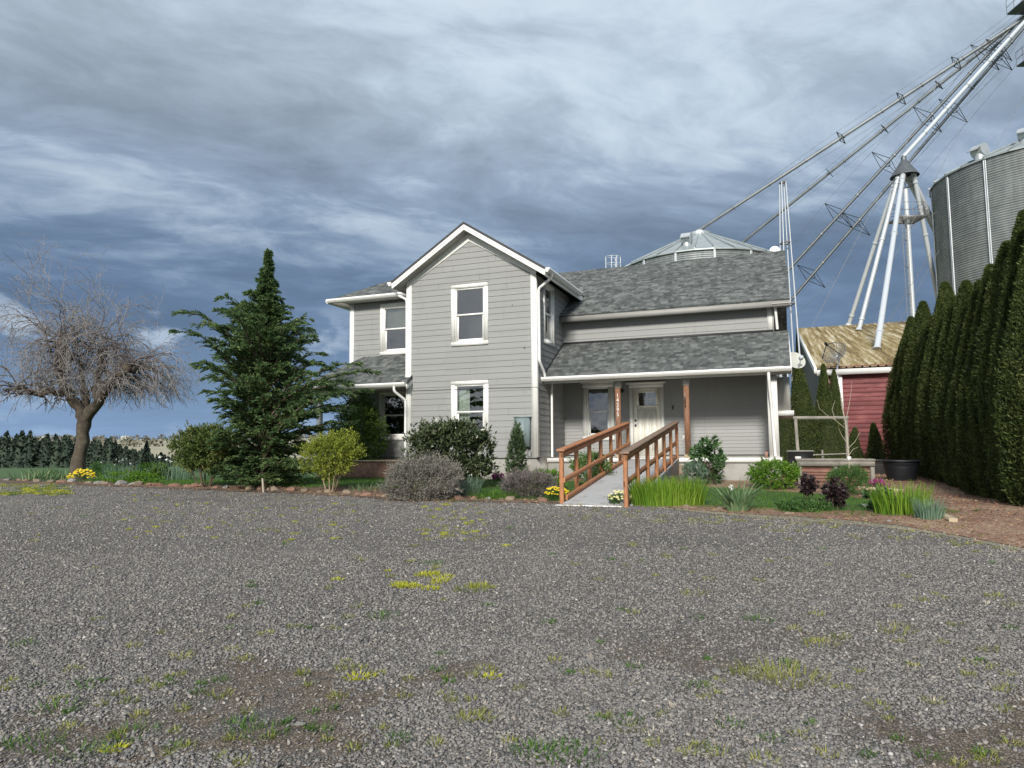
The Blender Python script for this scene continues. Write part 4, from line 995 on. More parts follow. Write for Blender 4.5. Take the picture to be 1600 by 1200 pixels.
grain_bin('grain_bin', 'tall corrugated steel grain bin at the right edge above the hedge', 37.2, 47.75, 6.5, 18.75 + EYE, 21.3 + EYE, .02, vents=((.14, 3.5), (.5, 3.9)))

# ladder cage of a hidden bin, seen over the ridge
A = at(958, 409, 47); o = thing('ladder_cage', 'small white guard rail cage showing above the right roof ridge', 'guard rail', Vector((A.x, A.y, float(gz(A.x, A.y)))))
m = M(); zt = at(958, 401, 47).z
for dx, dy in ((-.5, 0), (-.15, -.3), (.2, -.3), (.5, 0), (.2, .3)): m.tube([(A.x + dx, A.y + dy, gz(A.x, A.y)), (A.x + dx, A.y + dy, zt)], .035, 6)
for z_ in (zt, zt - .5, zt - 1.5): m.tube([(A.x + .5 * cos(a), A.y + .32 * sin(a), z_) for a in np.linspace(0, 2 * pi, 13)], .02, 5, caps=False)
m.build('rail', 'white_steel', o)

# ================================================================== elevator head, spouts and their stays
TOP = at(1640, -6, 50)
o = thing('elevator_tower', 'grey lattice grain elevator tower just off the upper right edge', 'tower', (TOP.x + 1.2, TOP.y, float(gz(TOP.x, TOP.y))))
m = M(); hw = .9; Tx, Ty = TOP.x + 1.4, TOP.y
for sx in (-1, 1):
    for sy in (-1, 1): m.tube([(Tx + sx * hw, Ty + sy * hw, .3), (Tx + sx * hw, Ty + sy * hw, TOP.z + 3)], .07, 6)
zz = .5
while zz < TOP.z + 2:
    for (a, b) in (((-1, -1), (1, -1)), ((1, -1), (1, 1)), ((1, 1), (-1, 1)), ((-1, 1), (-1, -1))):
        m.tube([(Tx + a[0] * hw, Ty + a[1] * hw, zz), (Tx + b[0] * hw, Ty + b[1] * hw, zz)], .035, 4); m.tube([(Tx + a[0] * hw, Ty + a[1] * hw, zz), (Tx + b[0] * hw, Ty + b[1] * hw, zz + 2)], .03, 4)
    zz += 2
m.build('frame', 'dark_steel', o)
m = M(); m.box(lambda a, b, c: Vector((a, b, c)), Tx - .45, Tx + .45, Ty - .3, Ty + .3, .3, TOP.z + 4); m.build('leg_casing', 'galv', o)
for pyy, wd in ((8, 1.9), (92, 1.75)):
    A = at(1592 if pyy < 50 else 1600, pyy, 50); m = M(); Wb = lambda a, b, c: Vector((a, b, c))
    m.box(Wb, A.x - .1 + (.3 if pyy > 50 else 0), Tx + 1.4, Ty - wd * .6, Ty + wd * .6, A.z - .05, A.z + .05)
    xl = A.x - .1 + (.3 if pyy > 50 else 0)
    for h_ in (.55, 1.1): m.tube([(xl, Ty - wd * .6, A.z + h_), (xl, Ty + wd * .6, A.z + h_)], .025, 4); m.tube([(xl, Ty - wd * .6, A.z + h_), (Tx + 1.4, Ty - wd * .6, A.z + h_)], .025, 4)
    for yy in np.linspace(-wd * .6, wd * .6, 4): m.tube([(xl, Ty + yy, A.z), (xl, Ty + yy, A.z + 1.1)], .025, 4)
    for xx in np.linspace(xl, Tx + 1.4, 4): m.tube([(xx, Ty - wd * .6, A.z), (xx, Ty - wd * .6, A.z + 1.1)], .025, 4)
    m.build('platform', 'dark_steel', o)

def spreader(C, d, size, kind):
    x = d.cross(Vector((0, 0, 1))).normalized(); y = x.cross(d); m = M()
    if kind == 'square':
        K = [C + x * size, C + y * size, C - x * size, C - y * size]
        for i in range(4): m.tube([K[i], K[(i + 1) % 4]], .028, 4); m.tube([C, K[i]], .028, 4)
    else:
        wv = Vector((1, 0, -.45)); wv = (wv - d * wv.dot(d)).normalized()
        for s_ in (-1, 1):
            tip = C + wv * s_ * size * 2.1 + x * size * .2
            for q_ in (C + d * size * .7 + y * .1, C - d * size * .7 + y * .1, C - y * size * .45): m.tube([q_, tip], .028, 4)
        m.tube([C + d * size * .7 + y * .1, C - y * size * .45], .028, 4); m.tube([C - d * size * .7 + y * .1, C - y * size * .45], .028, 4)
    return m
def spout_run(label, A, B, r, mt, spr, kind, size, n_joint=9):
    A = Vector(A); B = Vector(B); d = (B - A).normalized(); L = (B - A).length
    o = thing('grain_spout', label, 'grain spout', (A + B) / 2, 'overhead grain spouts')
    m = M(); m.tube([A, B], r, 12); m.build('pipe', mt, o, smooth=True)
    for k in range(1, n_joint): m = M(); c = A.lerp(B, k / n_joint); m.tube([c - d * .05, c + d * .05], r + .035, 12); m.build('pipe_collar', 'spout_steel' if mt != 'white_steel' else 'galv', o)
    x = d.cross(Vector((0, 0, 1))).normalized(); y = x.cross(d); K = []
    for f_ in spr: spreader(A.lerp(B, f_), d, size, kind).build('stay_bracket', 'black_metal', o)
    wv = Vector((1, 0, -.45)); wv = (wv - d * wv.dot(d)).normalized(); offs = (x, y, -x, -y) if kind == 'square' else (wv * 2.1, wv * -2.1, y * -.45)
    m = M(); pts = [0, *spr, 1]
    for of in offs:
        P = [A.lerp(B, f_) + of * (size if 0 < f_ < 1 else r) for f_ in pts]
        for a, b in zip(P[:-1], P[1:]): m.tube([a, b], .010, 4, caps=False)
    m.build('stay_cable', 'dark_steel', o); return o
def frac(A, B, px):                          # parameter of the run whose picture column is px
    lo, hi = 0, 1
    def col(f_):
        p = A.lerp(B, f_) - Vector((0, 0, EYE)); return 800 + F_PX * p.dot(rt) / p.dot(fw)
    for _ in range(40):
        mid = (lo + hi) / 2
        if (col(mid) > px): lo = mid
        else: hi = mid
    return lo
S1 = (at(1640, 3, 50), Vector((16.24, 58.86, 17.9 + EYE + .5)))
spout_run('long grey grain spout running down to the cap of the bin behind the house', *S1, .13, 'spout_steel', [frac(*S1, p) for p in (1494, 1408, 1314)], 'square', .62)
B2 = at(1120, 411, 66); S2 = (TOP + Vector((0, .3, 0)), B2)
spout_run('second thin grain spout passing under the longest one and behind the bin roof', *S2, .12, 'spout_steel', [frac(*S2, p) for p in (1467, 1382, 1296)], 'square', .50)
B3 = at(1120, 543, 58); S3 = (at(1638, -18, 51), B3)
spout_run('dark grain spout crossing left of the cone hood down behind the house roof', *S3, .12, 'dark_steel', [frac(*S3, p) for p in (1540, 1450, 1385, 1311)], 'wing', .72)
B4 = at(1120, 604, 60); S4 = (at(1642, -6, 53), B4)
spout_run('lowest dark grain spout passing behind the cone hood to the back of the house', *S4, .12, 'dark_steel', [frac(*S4, p) for p in (1560, 1490, 1338, 1268)], 'wing', .72)
CONE = at(1412, 250, 50)
spout_run('thick pale grain spout ending at the cone hood above the red shed', at(1642, -12, 50), CONE + Vector((.0, 0, .25)), .145, 'white_steel', [.35], 'wing', .6, 7)

# cone hood and its spray of pipes standing on the shed roof
o = thing('grain_distributor', 'dark cone hood on splayed white pipes standing on the red shed roof', 'grain distributor', Vector((CONE.x, CONE.y, roofhit(1417, 514).z)))
m = M(); rim = at(1412, 275, 50).z
m.tube([CONE + Vector((0, 0, .25)), CONE, CONE + Vector((0, 0, -.06))], [.17, .2, .2], 16); m.tube([CONE + Vector((0, 0, -.04)), Vector((CONE.x, CONE.y, rim))], [.2, .95], 36, caps=False); m.tube([(CONE.x, CONE.y, rim), (CONE.x, CONE.y, rim - .06)], [.95, .97], 36, caps=False)
m.build('hood', 'dark_steel', o)
for (px, py, ax_, ay_, en) in ((1342, 516, -.55, -.2, 0), (1370, 546, -.4, -.5, 0), (1326, 508, -.5, .2, 0), (1463, 455, .5, -.3, 52), (1470, 372, .6, .1, 52), (1461, 362, .45, .4, 53)):
    Bp = roofhit(px, py) if not en else at(px, py, en)
    if en: Bp = Vector((CONE.x + ax_, CONE.y + ay_, rim)).lerp(Bp, 1.2)
    Tp = Vector((CONE.x + ax_, CONE.y + ay_, rim - .05)); d = (Bp - Tp).normalized(); m = M()
    m.tube([Tp + Vector((0, 0, .1)), Tp, Tp + d * .35, Bp], [.18, .17, .155, .155], 12)
    for q_ in (.02, .05, .42, .93): c = Tp.lerp(Bp, q_); m.tube([c - d * .06, c + d * .06], .2, 12)
    if not en: m.tube([Bp - d * .1 + Vector((0, 0, .1)), Bp], [.14, .26], 12)
    m.build('pipe', 'white_steel', o, smooth=False)
B = roofhit(1418, 514); m = M(); m.tube([Vector((CONE.x, CONE.y, rim - 1.0)), Vector((CONE.x, CONE.y, B.z - .3))], .17, 14); m.build('centre_pipe', 'white_steel', o, smooth=True)
m = M(); xl = CONE.x - .5
for sx in (0, .38): m.tube([(xl + sx - .1, CONE.y - .35, rim - 3), (xl + sx - .1, CONE.y - .35, B.z)], .02, 4)
zz = B.z
while zz < rim - 3: m.tube([(xl - .1, CONE.y - .35, zz), (xl + .28, CONE.y - .35, zz)], .012, 4); zz += .3
zz = B.z + 1
while zz < rim - 3: m.tube([(xl - .1, CONE.y - .35, zz), (CONE.x, CONE.y, zz)], .03, 4); zz += 2
m.build('ladder', 'electric_metal', o)
m = M(); pz = at(1414, 343, 50).z; Wb = lambda a, b, c: Vector((CONE.x + a * 1.2, CONE.y + b * 1.2, c))
for k in range(9): m.box(Wb, -.75, .75, -.62 + k * .14, -.56 + k * .14, pz, pz + .03)
m.box(Wb, -.78, .78, -.68, -.63, pz - .08, pz + .06); m.box(Wb, -.78, .78, .63, .68, pz - .08, pz + .06); m.box(Wb, -.8, -.75, -.68, .68, pz - .08, pz + .06); m.box(Wb, .75, .8, -.68, .68, pz - .08, pz + .06)
for h_ in (.5, 1.05):
    for a, b in (((-.78, -.65), (.78, -.65)), ((.78, -.65), (.78, .65)), ((.78, .65), (-.78, .65)), ((-.78, .65), (-.78, -.65))): m.tube([Wb(*a, pz + h_), Wb(*b, pz + h_)], .018, 4)
for a, b in ((-.78, -.65), (.78, -.65), (.78, .65), (-.78, .65), (0, -.65)): m.tube([Wb(a, b, pz), Wb(a, b, pz + 1.05)], .02, 4)
m.tube([Wb(-.6, -.5, pz), Wb(0, 0, pz - .8)], .03, 4); m.tube([Wb(.6, -.5, pz), Wb(0, 0, pz - .8)], .03, 4); m.build('platform', 'electric_metal', o)
m = M()
for a in np.linspace(0, 2 * pi, 7)[:-1]: m.tube([Wb(.7 * cos(a), .7 * sin(a), rim), Wb(0, 0, rim - 1.1)], .03, 5)
m.tube([Wb(.45 * cos(a), .45 * sin(a), rim - .75) for a in np.linspace(0, 2 * pi, 13)], .03, 5, caps=False); m.build('bracing', 'dark_steel', o)
# guy cables to the shed and beyond
m = M()
for (a, b) in (((1470, 120, 44), (1270, 508, 46)), ((1540, 130, 46), (1240, 700, 52)), ((1600, 150, 47), (1330, 640, 52)), ((1455, 395, 42), (1380, 515, 44)), ((1452, 340, 42), (1465, 330, 43))):
    m.tube([at(*a), at(*b)], .012, 4, caps=False)
mark(m.build('guy_cable', 'electric_metal'), 'thin steel guy cables slanting down behind the red shed', 'cable')

# white tapered spout support behind the house
TP = at(1223, 285, 32); o = thing('spout_support', 'slim white steel frame tower rising behind the right end of the house', 'support tower', Vector((TP.x, TP.y, float(gz(TP.x, TP.y)))))
gb = float(gz(TP.x, TP.y)); m = M(); hgt = TP.z - gb
for sx, sy in ((-1, -1), (1, -1), (-1, 1), (1, 1)):
    m.tube([(TP.x + sx * .10, TP.y + sy * .12, TP.z), (TP.x + sx * .40, TP.y + sy * .5, gb)], [.03, .05], 4)
m.build('leg', 'white_steel', o)
m = M()
for q_ in (.0, .22, .44, .66, .86):
    z_ = TP.z - q_ * hgt; a = .10 + .3 * q_; b = .12 + .38 * q_
    for p, q2_ in (((-a, -b), (a, -b)), ((a, -b), (a, b)), ((a, b), (-a, b)), ((-a, b), (-a, -b))): m.tube([(TP.x + p[0], TP.y + p[1], z_), (TP.x + q2_[0], TP.y + q2_[1], z_)], .04, 4)
m.build('cross_bar', 'electric_metal', o)

# ================================================================== vegetation
def unit(v): return v / (np.linalg.norm(v, axis=-1, keepdims=True) + 1e-9)
def crown_pts(n, C, ax, shell=.55, lump=.18, seed=0, flat=0.0):
    """points in a lumpy ellipsoid, denser near its surface; returns points, outward directions"""
    g = np.random.default_rng(seed); d = unit(g.normal(size=(n, 3)))
    if flat: d[:, 2] = np.maximum(d[:, 2], -flat); d = unit(d)
    K = unit(g.normal(size=(34, 3))); amp = g.uniform(-lump, lump, 34)
    bump_ = sum(a * np.exp(-((1 - d @ k) * 16)) for a, k in zip(amp, K)) * .95; bump_ = np.clip(bump_, -.35, .22)
    r = (1 - shell * g.random(n) ** 2.0) * (1 + bump_)
    P = np.array(C) + d * np.array(ax) * r[:, None]; o = unit(d / np.array(ax)); return P, o
def shrub(name, label, cat, base, ax, h0, n, L, W, mat, stems=8, smat='stem_brown', shell=.55, lump=.2, upb=.6, seed=1, sr=.012, spread=.5, group=None, flower=None, rand=.7, sprig=.30, sq=0, taper=0):
    """ax: half sizes of the foliage; h0: height of its centre above the ground"""
    base = Vector(base); o = thing(name, label, cat, base, group); C = np.array(base) + np.array([0, 0, h0])
    g = np.random.default_rng(seed + 5); per = 14; ns = max(n // per, 20); n = ns * per
    S0, D0 = crown_pts(ns, np.zeros(3), (1, 1, 1), shell, lump, seed)
    if sq: S0[:, 2] = np.sign(S0[:, 2]) * np.abs(S0[:, 2]) ** sq
    S0 = S0 * .90; S0[:, :2] *= (1 - taper * (S0[:, 2:3] + .3)); S0 = S0 * np.array(ax) + C
    O = unit(D0 / np.array(ax)); sd = unit(O * .9 + np.array([0, 0, upb]) + g.normal(size=O.shape) * rand * .6)
    sl_ = sprig * min(ax) * g.uniform(.25, 1.0, (ns, 1)) ** 1.5 * 1.6
    tt = g.random((ns, per, 1)); P = (S0[:, None] + sd[:, None] * sl_[:, None] * tt + g.normal(size=(ns, per, 3)) * min(ax) * .035).reshape(-1, 3)
    D = unit(np.repeat(sd, per, 0) * .9 + g.normal(size=P.shape) * rand)
    P[:, 2] = np.maximum(P[:, 2], base.z + .02)
    m = M(); leafcloud(m, P, D, g.uniform(.6, 1.25, n) * L, g.uniform(.7, 1.2, n) * W); m.build('foliage', mat, o)
    if stems:
        m = M()
        for k in range(stems):
            a = 2 * pi * k / stems + g.uniform(-.4, .4); q = g.uniform(.35, 1); e0 = C + np.array([cos(a) * ax[0] * spread * q, sin(a) * ax[1] * spread * q, g.uniform(-.3, .3) * ax[2]])
            b0 = np.array(base) + np.array([cos(a), sin(a), 0]) * .05 * (1 + ax[0]); mid = (b0 + e0) / 2 + np.array([cos(a), sin(a), 0]) * ax[0] * .12
            m.tube([b0 - [0, 0, .05], mid, e0], [sr, sr * .8, sr * .4], 5)
            for j_ in range(3):
                s0 = mid + (e0 - mid) * g.random(); m.tube([s0, s0 + np.array([g.uniform(-.5, .5) * ax[0], g.uniform(-.5, .5) * ax[1], g.uniform(.1, .5) * ax[2]])], [sr * .4, sr * .15], 4)
        m.build('stem', smat, o)
    if flower:
        fm, fn, fs = flower; P, D = crown_pts(fn, C, np.array(ax) * 1.02, .08, lump, seed + 2); k = P[:, 2] > C[2] - ax[2] * .3; P = P[k]; N = len(P)
        Q = np.repeat(P, 5, 0); D = unit(np.repeat(unit(D[k]), 5, 0) * .5 + g.normal(size=(5 * N, 3)) * .8); m = M(); leafcloud(m, Q, D, fs, fs * .6); m.build('flower', fm, o)
    return o
def clump(name, label, cat, base, n, h, spread, lean, width, mat, seed=1, group=None, droop=.5, rx=1.0, nseg=4, flower=None):
    base = Vector(base); o = thing(name, label, cat, base, group); g = np.random.default_rng(seed)
    a = g.uniform(0, 2 * pi, n); r = np.sqrt(g.random(n)) * spread
    B = np.stack([base.x + np.cos(a) * r * rx, base.y + np.sin(a) * r, 0 * a], 1); B[:, 2] = gz(B[:, 0], B[:, 1]) - .01
    ln = (g.random(n) ** .7 * lean)[:, None] * unit(np.stack([np.cos(a) * rx, np.sin(a)], 1) + g.normal(size=(n, 2)) * .5)
    m = M(); blades(m, B, g.uniform(.38, 1.0, n) ** .8 * h, ln, g.uniform(.7, 1.2, n) * width, nseg, droop); m.build('leaf_blade', mat, o)
    if flower:
        fm, fn, fs, fh = flower; m = M(); st = M()
        for k in range(fn):
            a_ = g.uniform(0, 2 * pi); r_ = g.random() * spread * 1.1; p = Vector((base.x + cos(a_) * r_ * rx, base.y + sin(a_) * r_, 0)); z_ = float(gz(p.x, p.y)); hh = fh * g.uniform(.75, 1.1)
            tip = (p.x + g.normal() * .04, p.y + g.normal() * .04, z_ + hh); st.tube([(p.x, p.y, z_), tip], .004, 4)
            D = g.normal(size=(6, 3)); leafcloud(m, np.repeat([tip], 6, 0), D, fs, fs * .7)
        m.build('flower', fm, o); st.build('flower_stem', mat, o)
    return o

# ---- big cypress -----------------------------------------------------------
def cypress():
    base = G(*gp(412, 766).xy) + Vector((0, .9, 0)); base = G(at(411, 766, base.y).x, base.y); H0 = 6.3
    o = thing('cypress_tree', 'tall feathery green cypress between the bare tree and the house', 'tree', base); g = np.random.default_rng(11)
    m = M(); m.tube([base + Vector((0, 0, -.1)), base + Vector((.02, 0, 2)), base + Vector((.0, 0, 4.4)), base + Vector((-.12, 0, H0 - .2))], [.11, .075, .035, .008], 8)
    lm = M(); BP0 = []; BP1 = []; R0 = []; R1 = []; LP = []; LD = []; LS = []
    prof = lambda z: float(np.interp(z, [0, .4, 1.2, 2.0, 3.0, 3.6, 4.2, 4.8, 5.3, 5.8, 6.35], [1.3, 1.55, 1.7, 1.9, 1.85, 1.5, 1.1, .62, .36, .18, .04]))
    nb = 420
    for k in range(nb):
        z0 = .06 + (H0 - .22) * (k / nb) ** 1.05; a = k * 2.39996 + g.normal() * .25; Lb = prof(min(z0 * 1.0 + .35, H0)) * g.uniform(.38, 1.12) * .88
        rg = cos(a)
        if g.random() < .09 and 1.0 < z0 < 4.2 and rg < .6: Lb *= 1.42
        rise = (.72 + .60 * (z0 / H0)) * min(1, .12 + z0 / 1.3)
        if rg > .5 and .9 < z0 < 2.0: Lb *= 1.72; rise *= .55
        elif rg > .3 and z0 >= 2.0: Lb *= .86
        d = np.array([cos(a), sin(a), 0]); p = np.array([base.x, base.y, base.z + z0]); ns = 7; pts = [p]
        for s_ in range(1, ns + 1):
            q_ = s_ / ns; pts.append(p + d * Lb * q_ + np.array([0, 0, 1]) * Lb * (rise * q_ * (1.22 - .50 * q_ ** 2.2)) + g.normal(size=3) * .015)
        pts = np.array(pts); rad = np.linspace(.018 * (Lb + .4), .003, ns + 1)
        BP0 += list(pts[:-1]); BP1 += list(pts[1:]); R0 += list(rad[:-1]); R1 += list(rad[1:])
        nsub = int(10 + Lb * 17)
        for s_ in range(nsub):
            q_ = g.uniform(.12, 1.0) ** .8 * ns * .999; i_ = int(q_); c = pts[i_] + (pts[i_ + 1] - pts[i_]) * (q_ - i_); t_ = unit(pts[i_ + 1] - pts[i_])
            sd = unit(np.cross(t_, [0, 0, 1.])) * g.choice([-1, 1]); ln = (.13 + .34 * (1 - q_ / ns) ** .7) * g.uniform(.6, 1.2) * (.30 + .62 * min(Lb, 1.2)) * min(1, .38 + (H0 - z0) * .42)
            dr = unit(t_ * .85 + sd * g.uniform(.25, .9) + np.array([0, 0, g.uniform(-.25, .5)])); nl = int(7 + ln * 26)
            tt = np.linspace(.05, 1, nl); P = c + dr * (tt * ln)[:, None] + np.array([0, 0, -1]) * (tt ** 2 * ln * .25)[:, None]
            ls = unit(np.cross(dr, [0, 0, 1.]) + g.normal(size=3) * .35); sg = np.where(np.arange(nl) % 2, 1, -1)[:, None]
            LP.append(P); LD.append(unit(dr + sg * ls * .75 + g.normal(size=(nl, 3)) * .18)); LS.append(.050 * (1.25 - .5 * tt) * g.uniform(.8, 1.3))
    m.segs(BP0, BP1, R0, R1, 4); m.build('trunk', 'stem_brown', o)
    P = np.concatenate(LP); D = np.concatenate(LD); S = np.concatenate(LS)
    leafcloud(lm, P, D, S * 1.55, S * .62); lm.build('crown', 'cypress_leaf', o); print('cypress leaves', len(P))
    # support stake
    s_ = gp(411, 770); m = M(); m.tube([s_ + Vector((.02, 0, -.1)), s_ + Vector((-.02, 0, .34))], [.028, .028], 4); mark(m.build('garden_stake', 'stake'), 'short pale wooden stake in front of the cypress', 'stake')
cypress()

# ---- old weeping tree ------------------------------------------------------
def weeping():
    Y = 26.5; b = at(124, 745, Y); base = G(b.x, b.y); g = np.random.default_rng(5)
    o = thing('weeping_tree', 'bare old weeping tree with gnarled trunk at the left', 'tree', base)
    A = lambda px, py, dy=0: at(px, py, Y + dy)
    m = M(); m.tube([base + Vector((-.12, 0, -.2)), base + Vector((-.06, 0, .12)), A(122, 722), A(126, 705), A(130, 690), A(129, 676), A(131, 665), A(133, 652)], [.40, .29, .25, .215, .235, .21, .25, .23], 14, caps=False)
    limbs = [([A(133, 655), A(121, 636), A(108, 615), A(97, 590), A(95, 560), A(95, 525)], [.24, .20, .18, .17, .16, .09]),
             ([A(128, 652, .1), A(134, 625, .3), A(130, 590, .5), A(126, 560, .5)], [.18, .14, .11, .07]),
             ([A(133, 655), A(148, 635, -.2), A(160, 612, -.3), A(175, 596, -.5), A(195, 580, -.7), A(203, 572, -.9)], [.24, .21, .20, .18, .15, .09]),
             ([A(152, 620, -.3), A(153, 590, .2), A(158, 560, .4), A(160, 545, .4)], [.17, .14, .12, .08]),
             ([A(100, 615), A(80, 612, -.4), A(62, 618, -.6), A(47, 610, -.8), A(30, 608, -1.0)], [.13, .10, .11, .07, .05])]
    for P, r in limbs:
        Q = [P[0]]; q_ = [r[0]]
        for k in range(1, len(P)):
            for f_ in (.33, .66, 1.0): Q.append(P[k - 1].lerp(P[k], f_) + Vector(g.normal(size=3)) * .035); q_.append((r[k - 1] + (r[k] - r[k - 1]) * f_) * g.uniform(.85, 1.2))
        m.tube(Q, q_, 9)
    for c, r in ((A(97, 545), .24), (A(160, 552, .4), .2), (A(200, 575, -.8), .2), (A(65, 615, -.6), .15)):
        m.tube([c + Vector((0, 0, -r)), c + Vector((0, 0, -r * .6)), c, c + Vector((0, 0, r * .6)), c + Vector((0, 0, r))], [r * .3, r * .8, r, r * .8, r * .2], 9)
    m.build('trunk', 'bark', o, smooth=True)
    P0 = []; P1 = []; Q0 = []; Q1 = []; BL = []
    def run(p, d, L, r, depth, grav):
        if p[2] < base.z + 2.6: return
        n = max(5, int(L / .22)); st = L / n
        for k in range(n):
            d2 = d + np.array([0, 0, -grav * (.35 + k / n)]) + g.normal(size=3) * .16; d2 /= np.linalg.norm(d2)
            q_ = p + d2 * st; ra = r * (1 - k / n) + .0035; rb = r * (1 - (k + 1) / n) + .0035
            P0.append(p); P1.append(q_); Q0.append(ra); Q1.append(rb)
            if q_[2] < base.z + 2.3 + 1.2 * g.random(): return
            if depth < 3 and g.random() < (.72, .50, .32)[depth]:
                s = g.normal(size=3); s -= d2 * (s @ d2); s /= np.linalg.norm(s)
                d3 = d2 * .75 + s * .75; d3 /= np.linalg.norm(d3); run(q_, d3, L * g.uniform(.3, .62), max(ra * .5, .004), depth + 1, grav * g.uniform(.8, 1.5))
            if depth >= 1 and g.random() < .30: BL.append(q_)
            p, d = q_, d2
    starts = []
    for P, r in limbs:
        for k in range(1, len(P)):
            for _ in range(1 + k): f_ = g.random(); starts.append(np.array(P[k - 1].lerp(P[k], f_)))
    tops = [A(95, 530), A(126, 560, .5), A(160, 548, .4), A(203, 572, -.9), A(30, 608, -1), A(175, 596, -.5)]
    for tp in tops:
        for _ in range(11): starts.append(np.array(tp) + g.normal(size=3) * .12)
    cx = base.x
    for s in starts:
        a = g.uniform(0, 2 * pi); e = g.uniform(-.15, .9); d = np.array([cos(a) * cos(e) * 1.15, sin(a) * cos(e) * .8, sin(e)]); d[0] += (s[0] - cx) * .22; d /= np.linalg.norm(d)
        run(s, d, g.uniform(1.8, 3.3), .024, 0, .26)
    for px, py, dx in ((70, 505, -.3), (95, 470, -.15), (120, 500, .1), (150, 490, .35), (175, 520, .6), (60, 540, -.5), (100, 520, 0)):
        run(np.array(A(112 + dx * 60, 560)), unit(np.array([dx, g.normal() * .25, 1.0])), g.uniform(2.5, 3.5), .032, 0, .03)
    P0 = np.array(P0); P1 = np.array(P1); Q0 = np.array(Q0); Q1 = np.array(Q1)
    big = Q0 > .012; m = M(); m.segs(P0[big], P1[big], Q0[big], Q1[big], 4); m.build('branch', 'twig_dark', o)
    m = M(); m.segs(P0[~big], P1[~big], Q0[~big] * 1.15, Q1[~big] * 1.15, 3); m.build('twig', 'twig', o); print('twigs', len(P0))
    B = np.array(BL); B = B[g.random(len(B)) < .55]; low = np.clip((5.2 - (B[:, 2] - base.z)) / 3, .25, 1); B = B[g.random(len(B)) < low]
    m = M(); leafcloud(m, B, g.normal(size=B.shape) + [0, 0, -.4], .05, .022); m.build('bud', 'bud', o)
weeping()

# ---- arborvitae hedge ------------------------------------------------------
def arbor_mesh(seed, Ht, Rd, top_sharp=.35, nleaf=42000):
    g = np.random.default_rng(seed)
    ph = g.uniform(0, 2 * pi, 6); fr = [3, 5, 7, 11, 4, 9]; am = [.07, .06, .05, .035, .05, .03]
    prof = lambda q_: np.where(q_ < .08, .82 + q_ * 2.2, 1.0) * np.clip((1 - q_) / top_sharp, 0, 1) ** .74
    def rad(q_, a): return Rd * prof(q_) * (1 + sum(m_ * np.sin(f_ * a + p_ + q_ * 3 * (i_ - 2)) for i_, (m_, f_, p_) in enumerate(zip(am, fr, ph))))
    q_ = g.random(nleaf) ** .95 * .995; a = g.uniform(0, 2 * pi, nleaf); r = rad(q_, a) * (1 - .20 * g.random(nleaf) ** 1.5) + g.normal(size=nleaf) * .012
    # feathery lobes standing a little away from the body
    lob = np.sin(a * 17 + q_ * 9 + ph[0]) * np.sin(q_ * 40 + a * 6 + ph[1]); r = r * (1 + .045 * lob)
    P = np.stack([np.cos(a) * r + .05 * np.sin(q_ * 5 + ph[3]), np.sin(a) * r, q_ * Ht], 1); out_ = np.stack([np.cos(a), np.sin(a), 0 * a], 1)
    tang = np.stack([-np.sin(a), np.cos(a), 0 * a], 1)
    D = unit(out_ * .6 + np.array([0, 0, .95]) + g.normal(size=P.shape) * .55)
    m = M(); leafcloud(m, P, D, g.uniform(.05, .10, nleaf), g.uniform(.016, .03, nleaf), side=unit(out_ + g.normal(size=P.shape) * .6))
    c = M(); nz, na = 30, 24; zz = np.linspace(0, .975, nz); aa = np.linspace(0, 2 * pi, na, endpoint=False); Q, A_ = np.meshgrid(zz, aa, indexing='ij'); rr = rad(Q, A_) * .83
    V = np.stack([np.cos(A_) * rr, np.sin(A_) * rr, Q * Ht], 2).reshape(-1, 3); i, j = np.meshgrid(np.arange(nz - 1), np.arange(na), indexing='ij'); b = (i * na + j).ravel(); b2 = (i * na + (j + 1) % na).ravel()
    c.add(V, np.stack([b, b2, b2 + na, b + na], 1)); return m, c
def arbor(label, seed, Ht, Rd, loc, group=None, **k):
    m, c = arbor_mesh(seed, Ht, Rd, **k); o = thing('arborvitae', label, 'arborvitae', (0, 0, 0), group)
    m.build('foliage', 'arbor_leaf', o); c.build('dark_core', 'arbor_core', o); t_ = M(); t_.tube([(0, 0, -.1), (0, 0, .5)], .08, 8); t_.build('trunk', 'stem_brown', o)  # solid dark core added inside the foliage to block gaps between leaves
    o.location = loc; return o
HG = 'arborvitae hedge along the right side'
h0 = gp(1600, 800); hA = Vector((at(1606, 795, 13.0).x + .25, 13.0)); hB = Vector((at(1432, 735, 23.5).x, 23.6))
prot = []
hedge = []
nH = 13
names = ['nearest arborvitae of the hedge, cut by the right edge of the picture'] + [None] * 12
ords = ['nearest', 'second', 'third', 'fourth', 'fifth', 'sixth', 'seventh', 'eighth', 'ninth', 'tenth', 'eleventh', 'twelfth', 'farthest']
for k in range(nH + 1):
    f_ = (k - 1) / (nH - 1); p = hA.lerp(hB, f_); g = G(p.x + rnd.uniform(-.06, .06), p.y + rnd.uniform(-.05, .05)) - Vector((0, 0, .05))
    if k == 0: lab = 'tall arborvitae mostly outside the right edge of the picture'
    elif k == nH: lab = 'farthest arborvitae of the right hedge, beside the red shed wall'
    elif k == 1: lab = 'nearest arborvitae of the right hedge, at the right edge of the picture'
    else: lab = '%s arborvitae of the right hedge counted from the near end' % ords[k - 1]
    if k < 3: o = arbor(lab, 30 + k, (5.5, 5.55, 5.2)[k], .72, g, HG, top_sharp=.62, nleaf=60000); prot.append(o)
    else:
        sc_ = (.90, .86, .95, .86, .95, .88, .85, .95, .86, .93, .84)[k - 3]
        o = dup(prot[k % 3], g, rnd.uniform(0, 6.28), (rnd.uniform(.9, 1.08), rnd.uniform(.9, 1.08), sc_), lab)
    hedge.append(o)
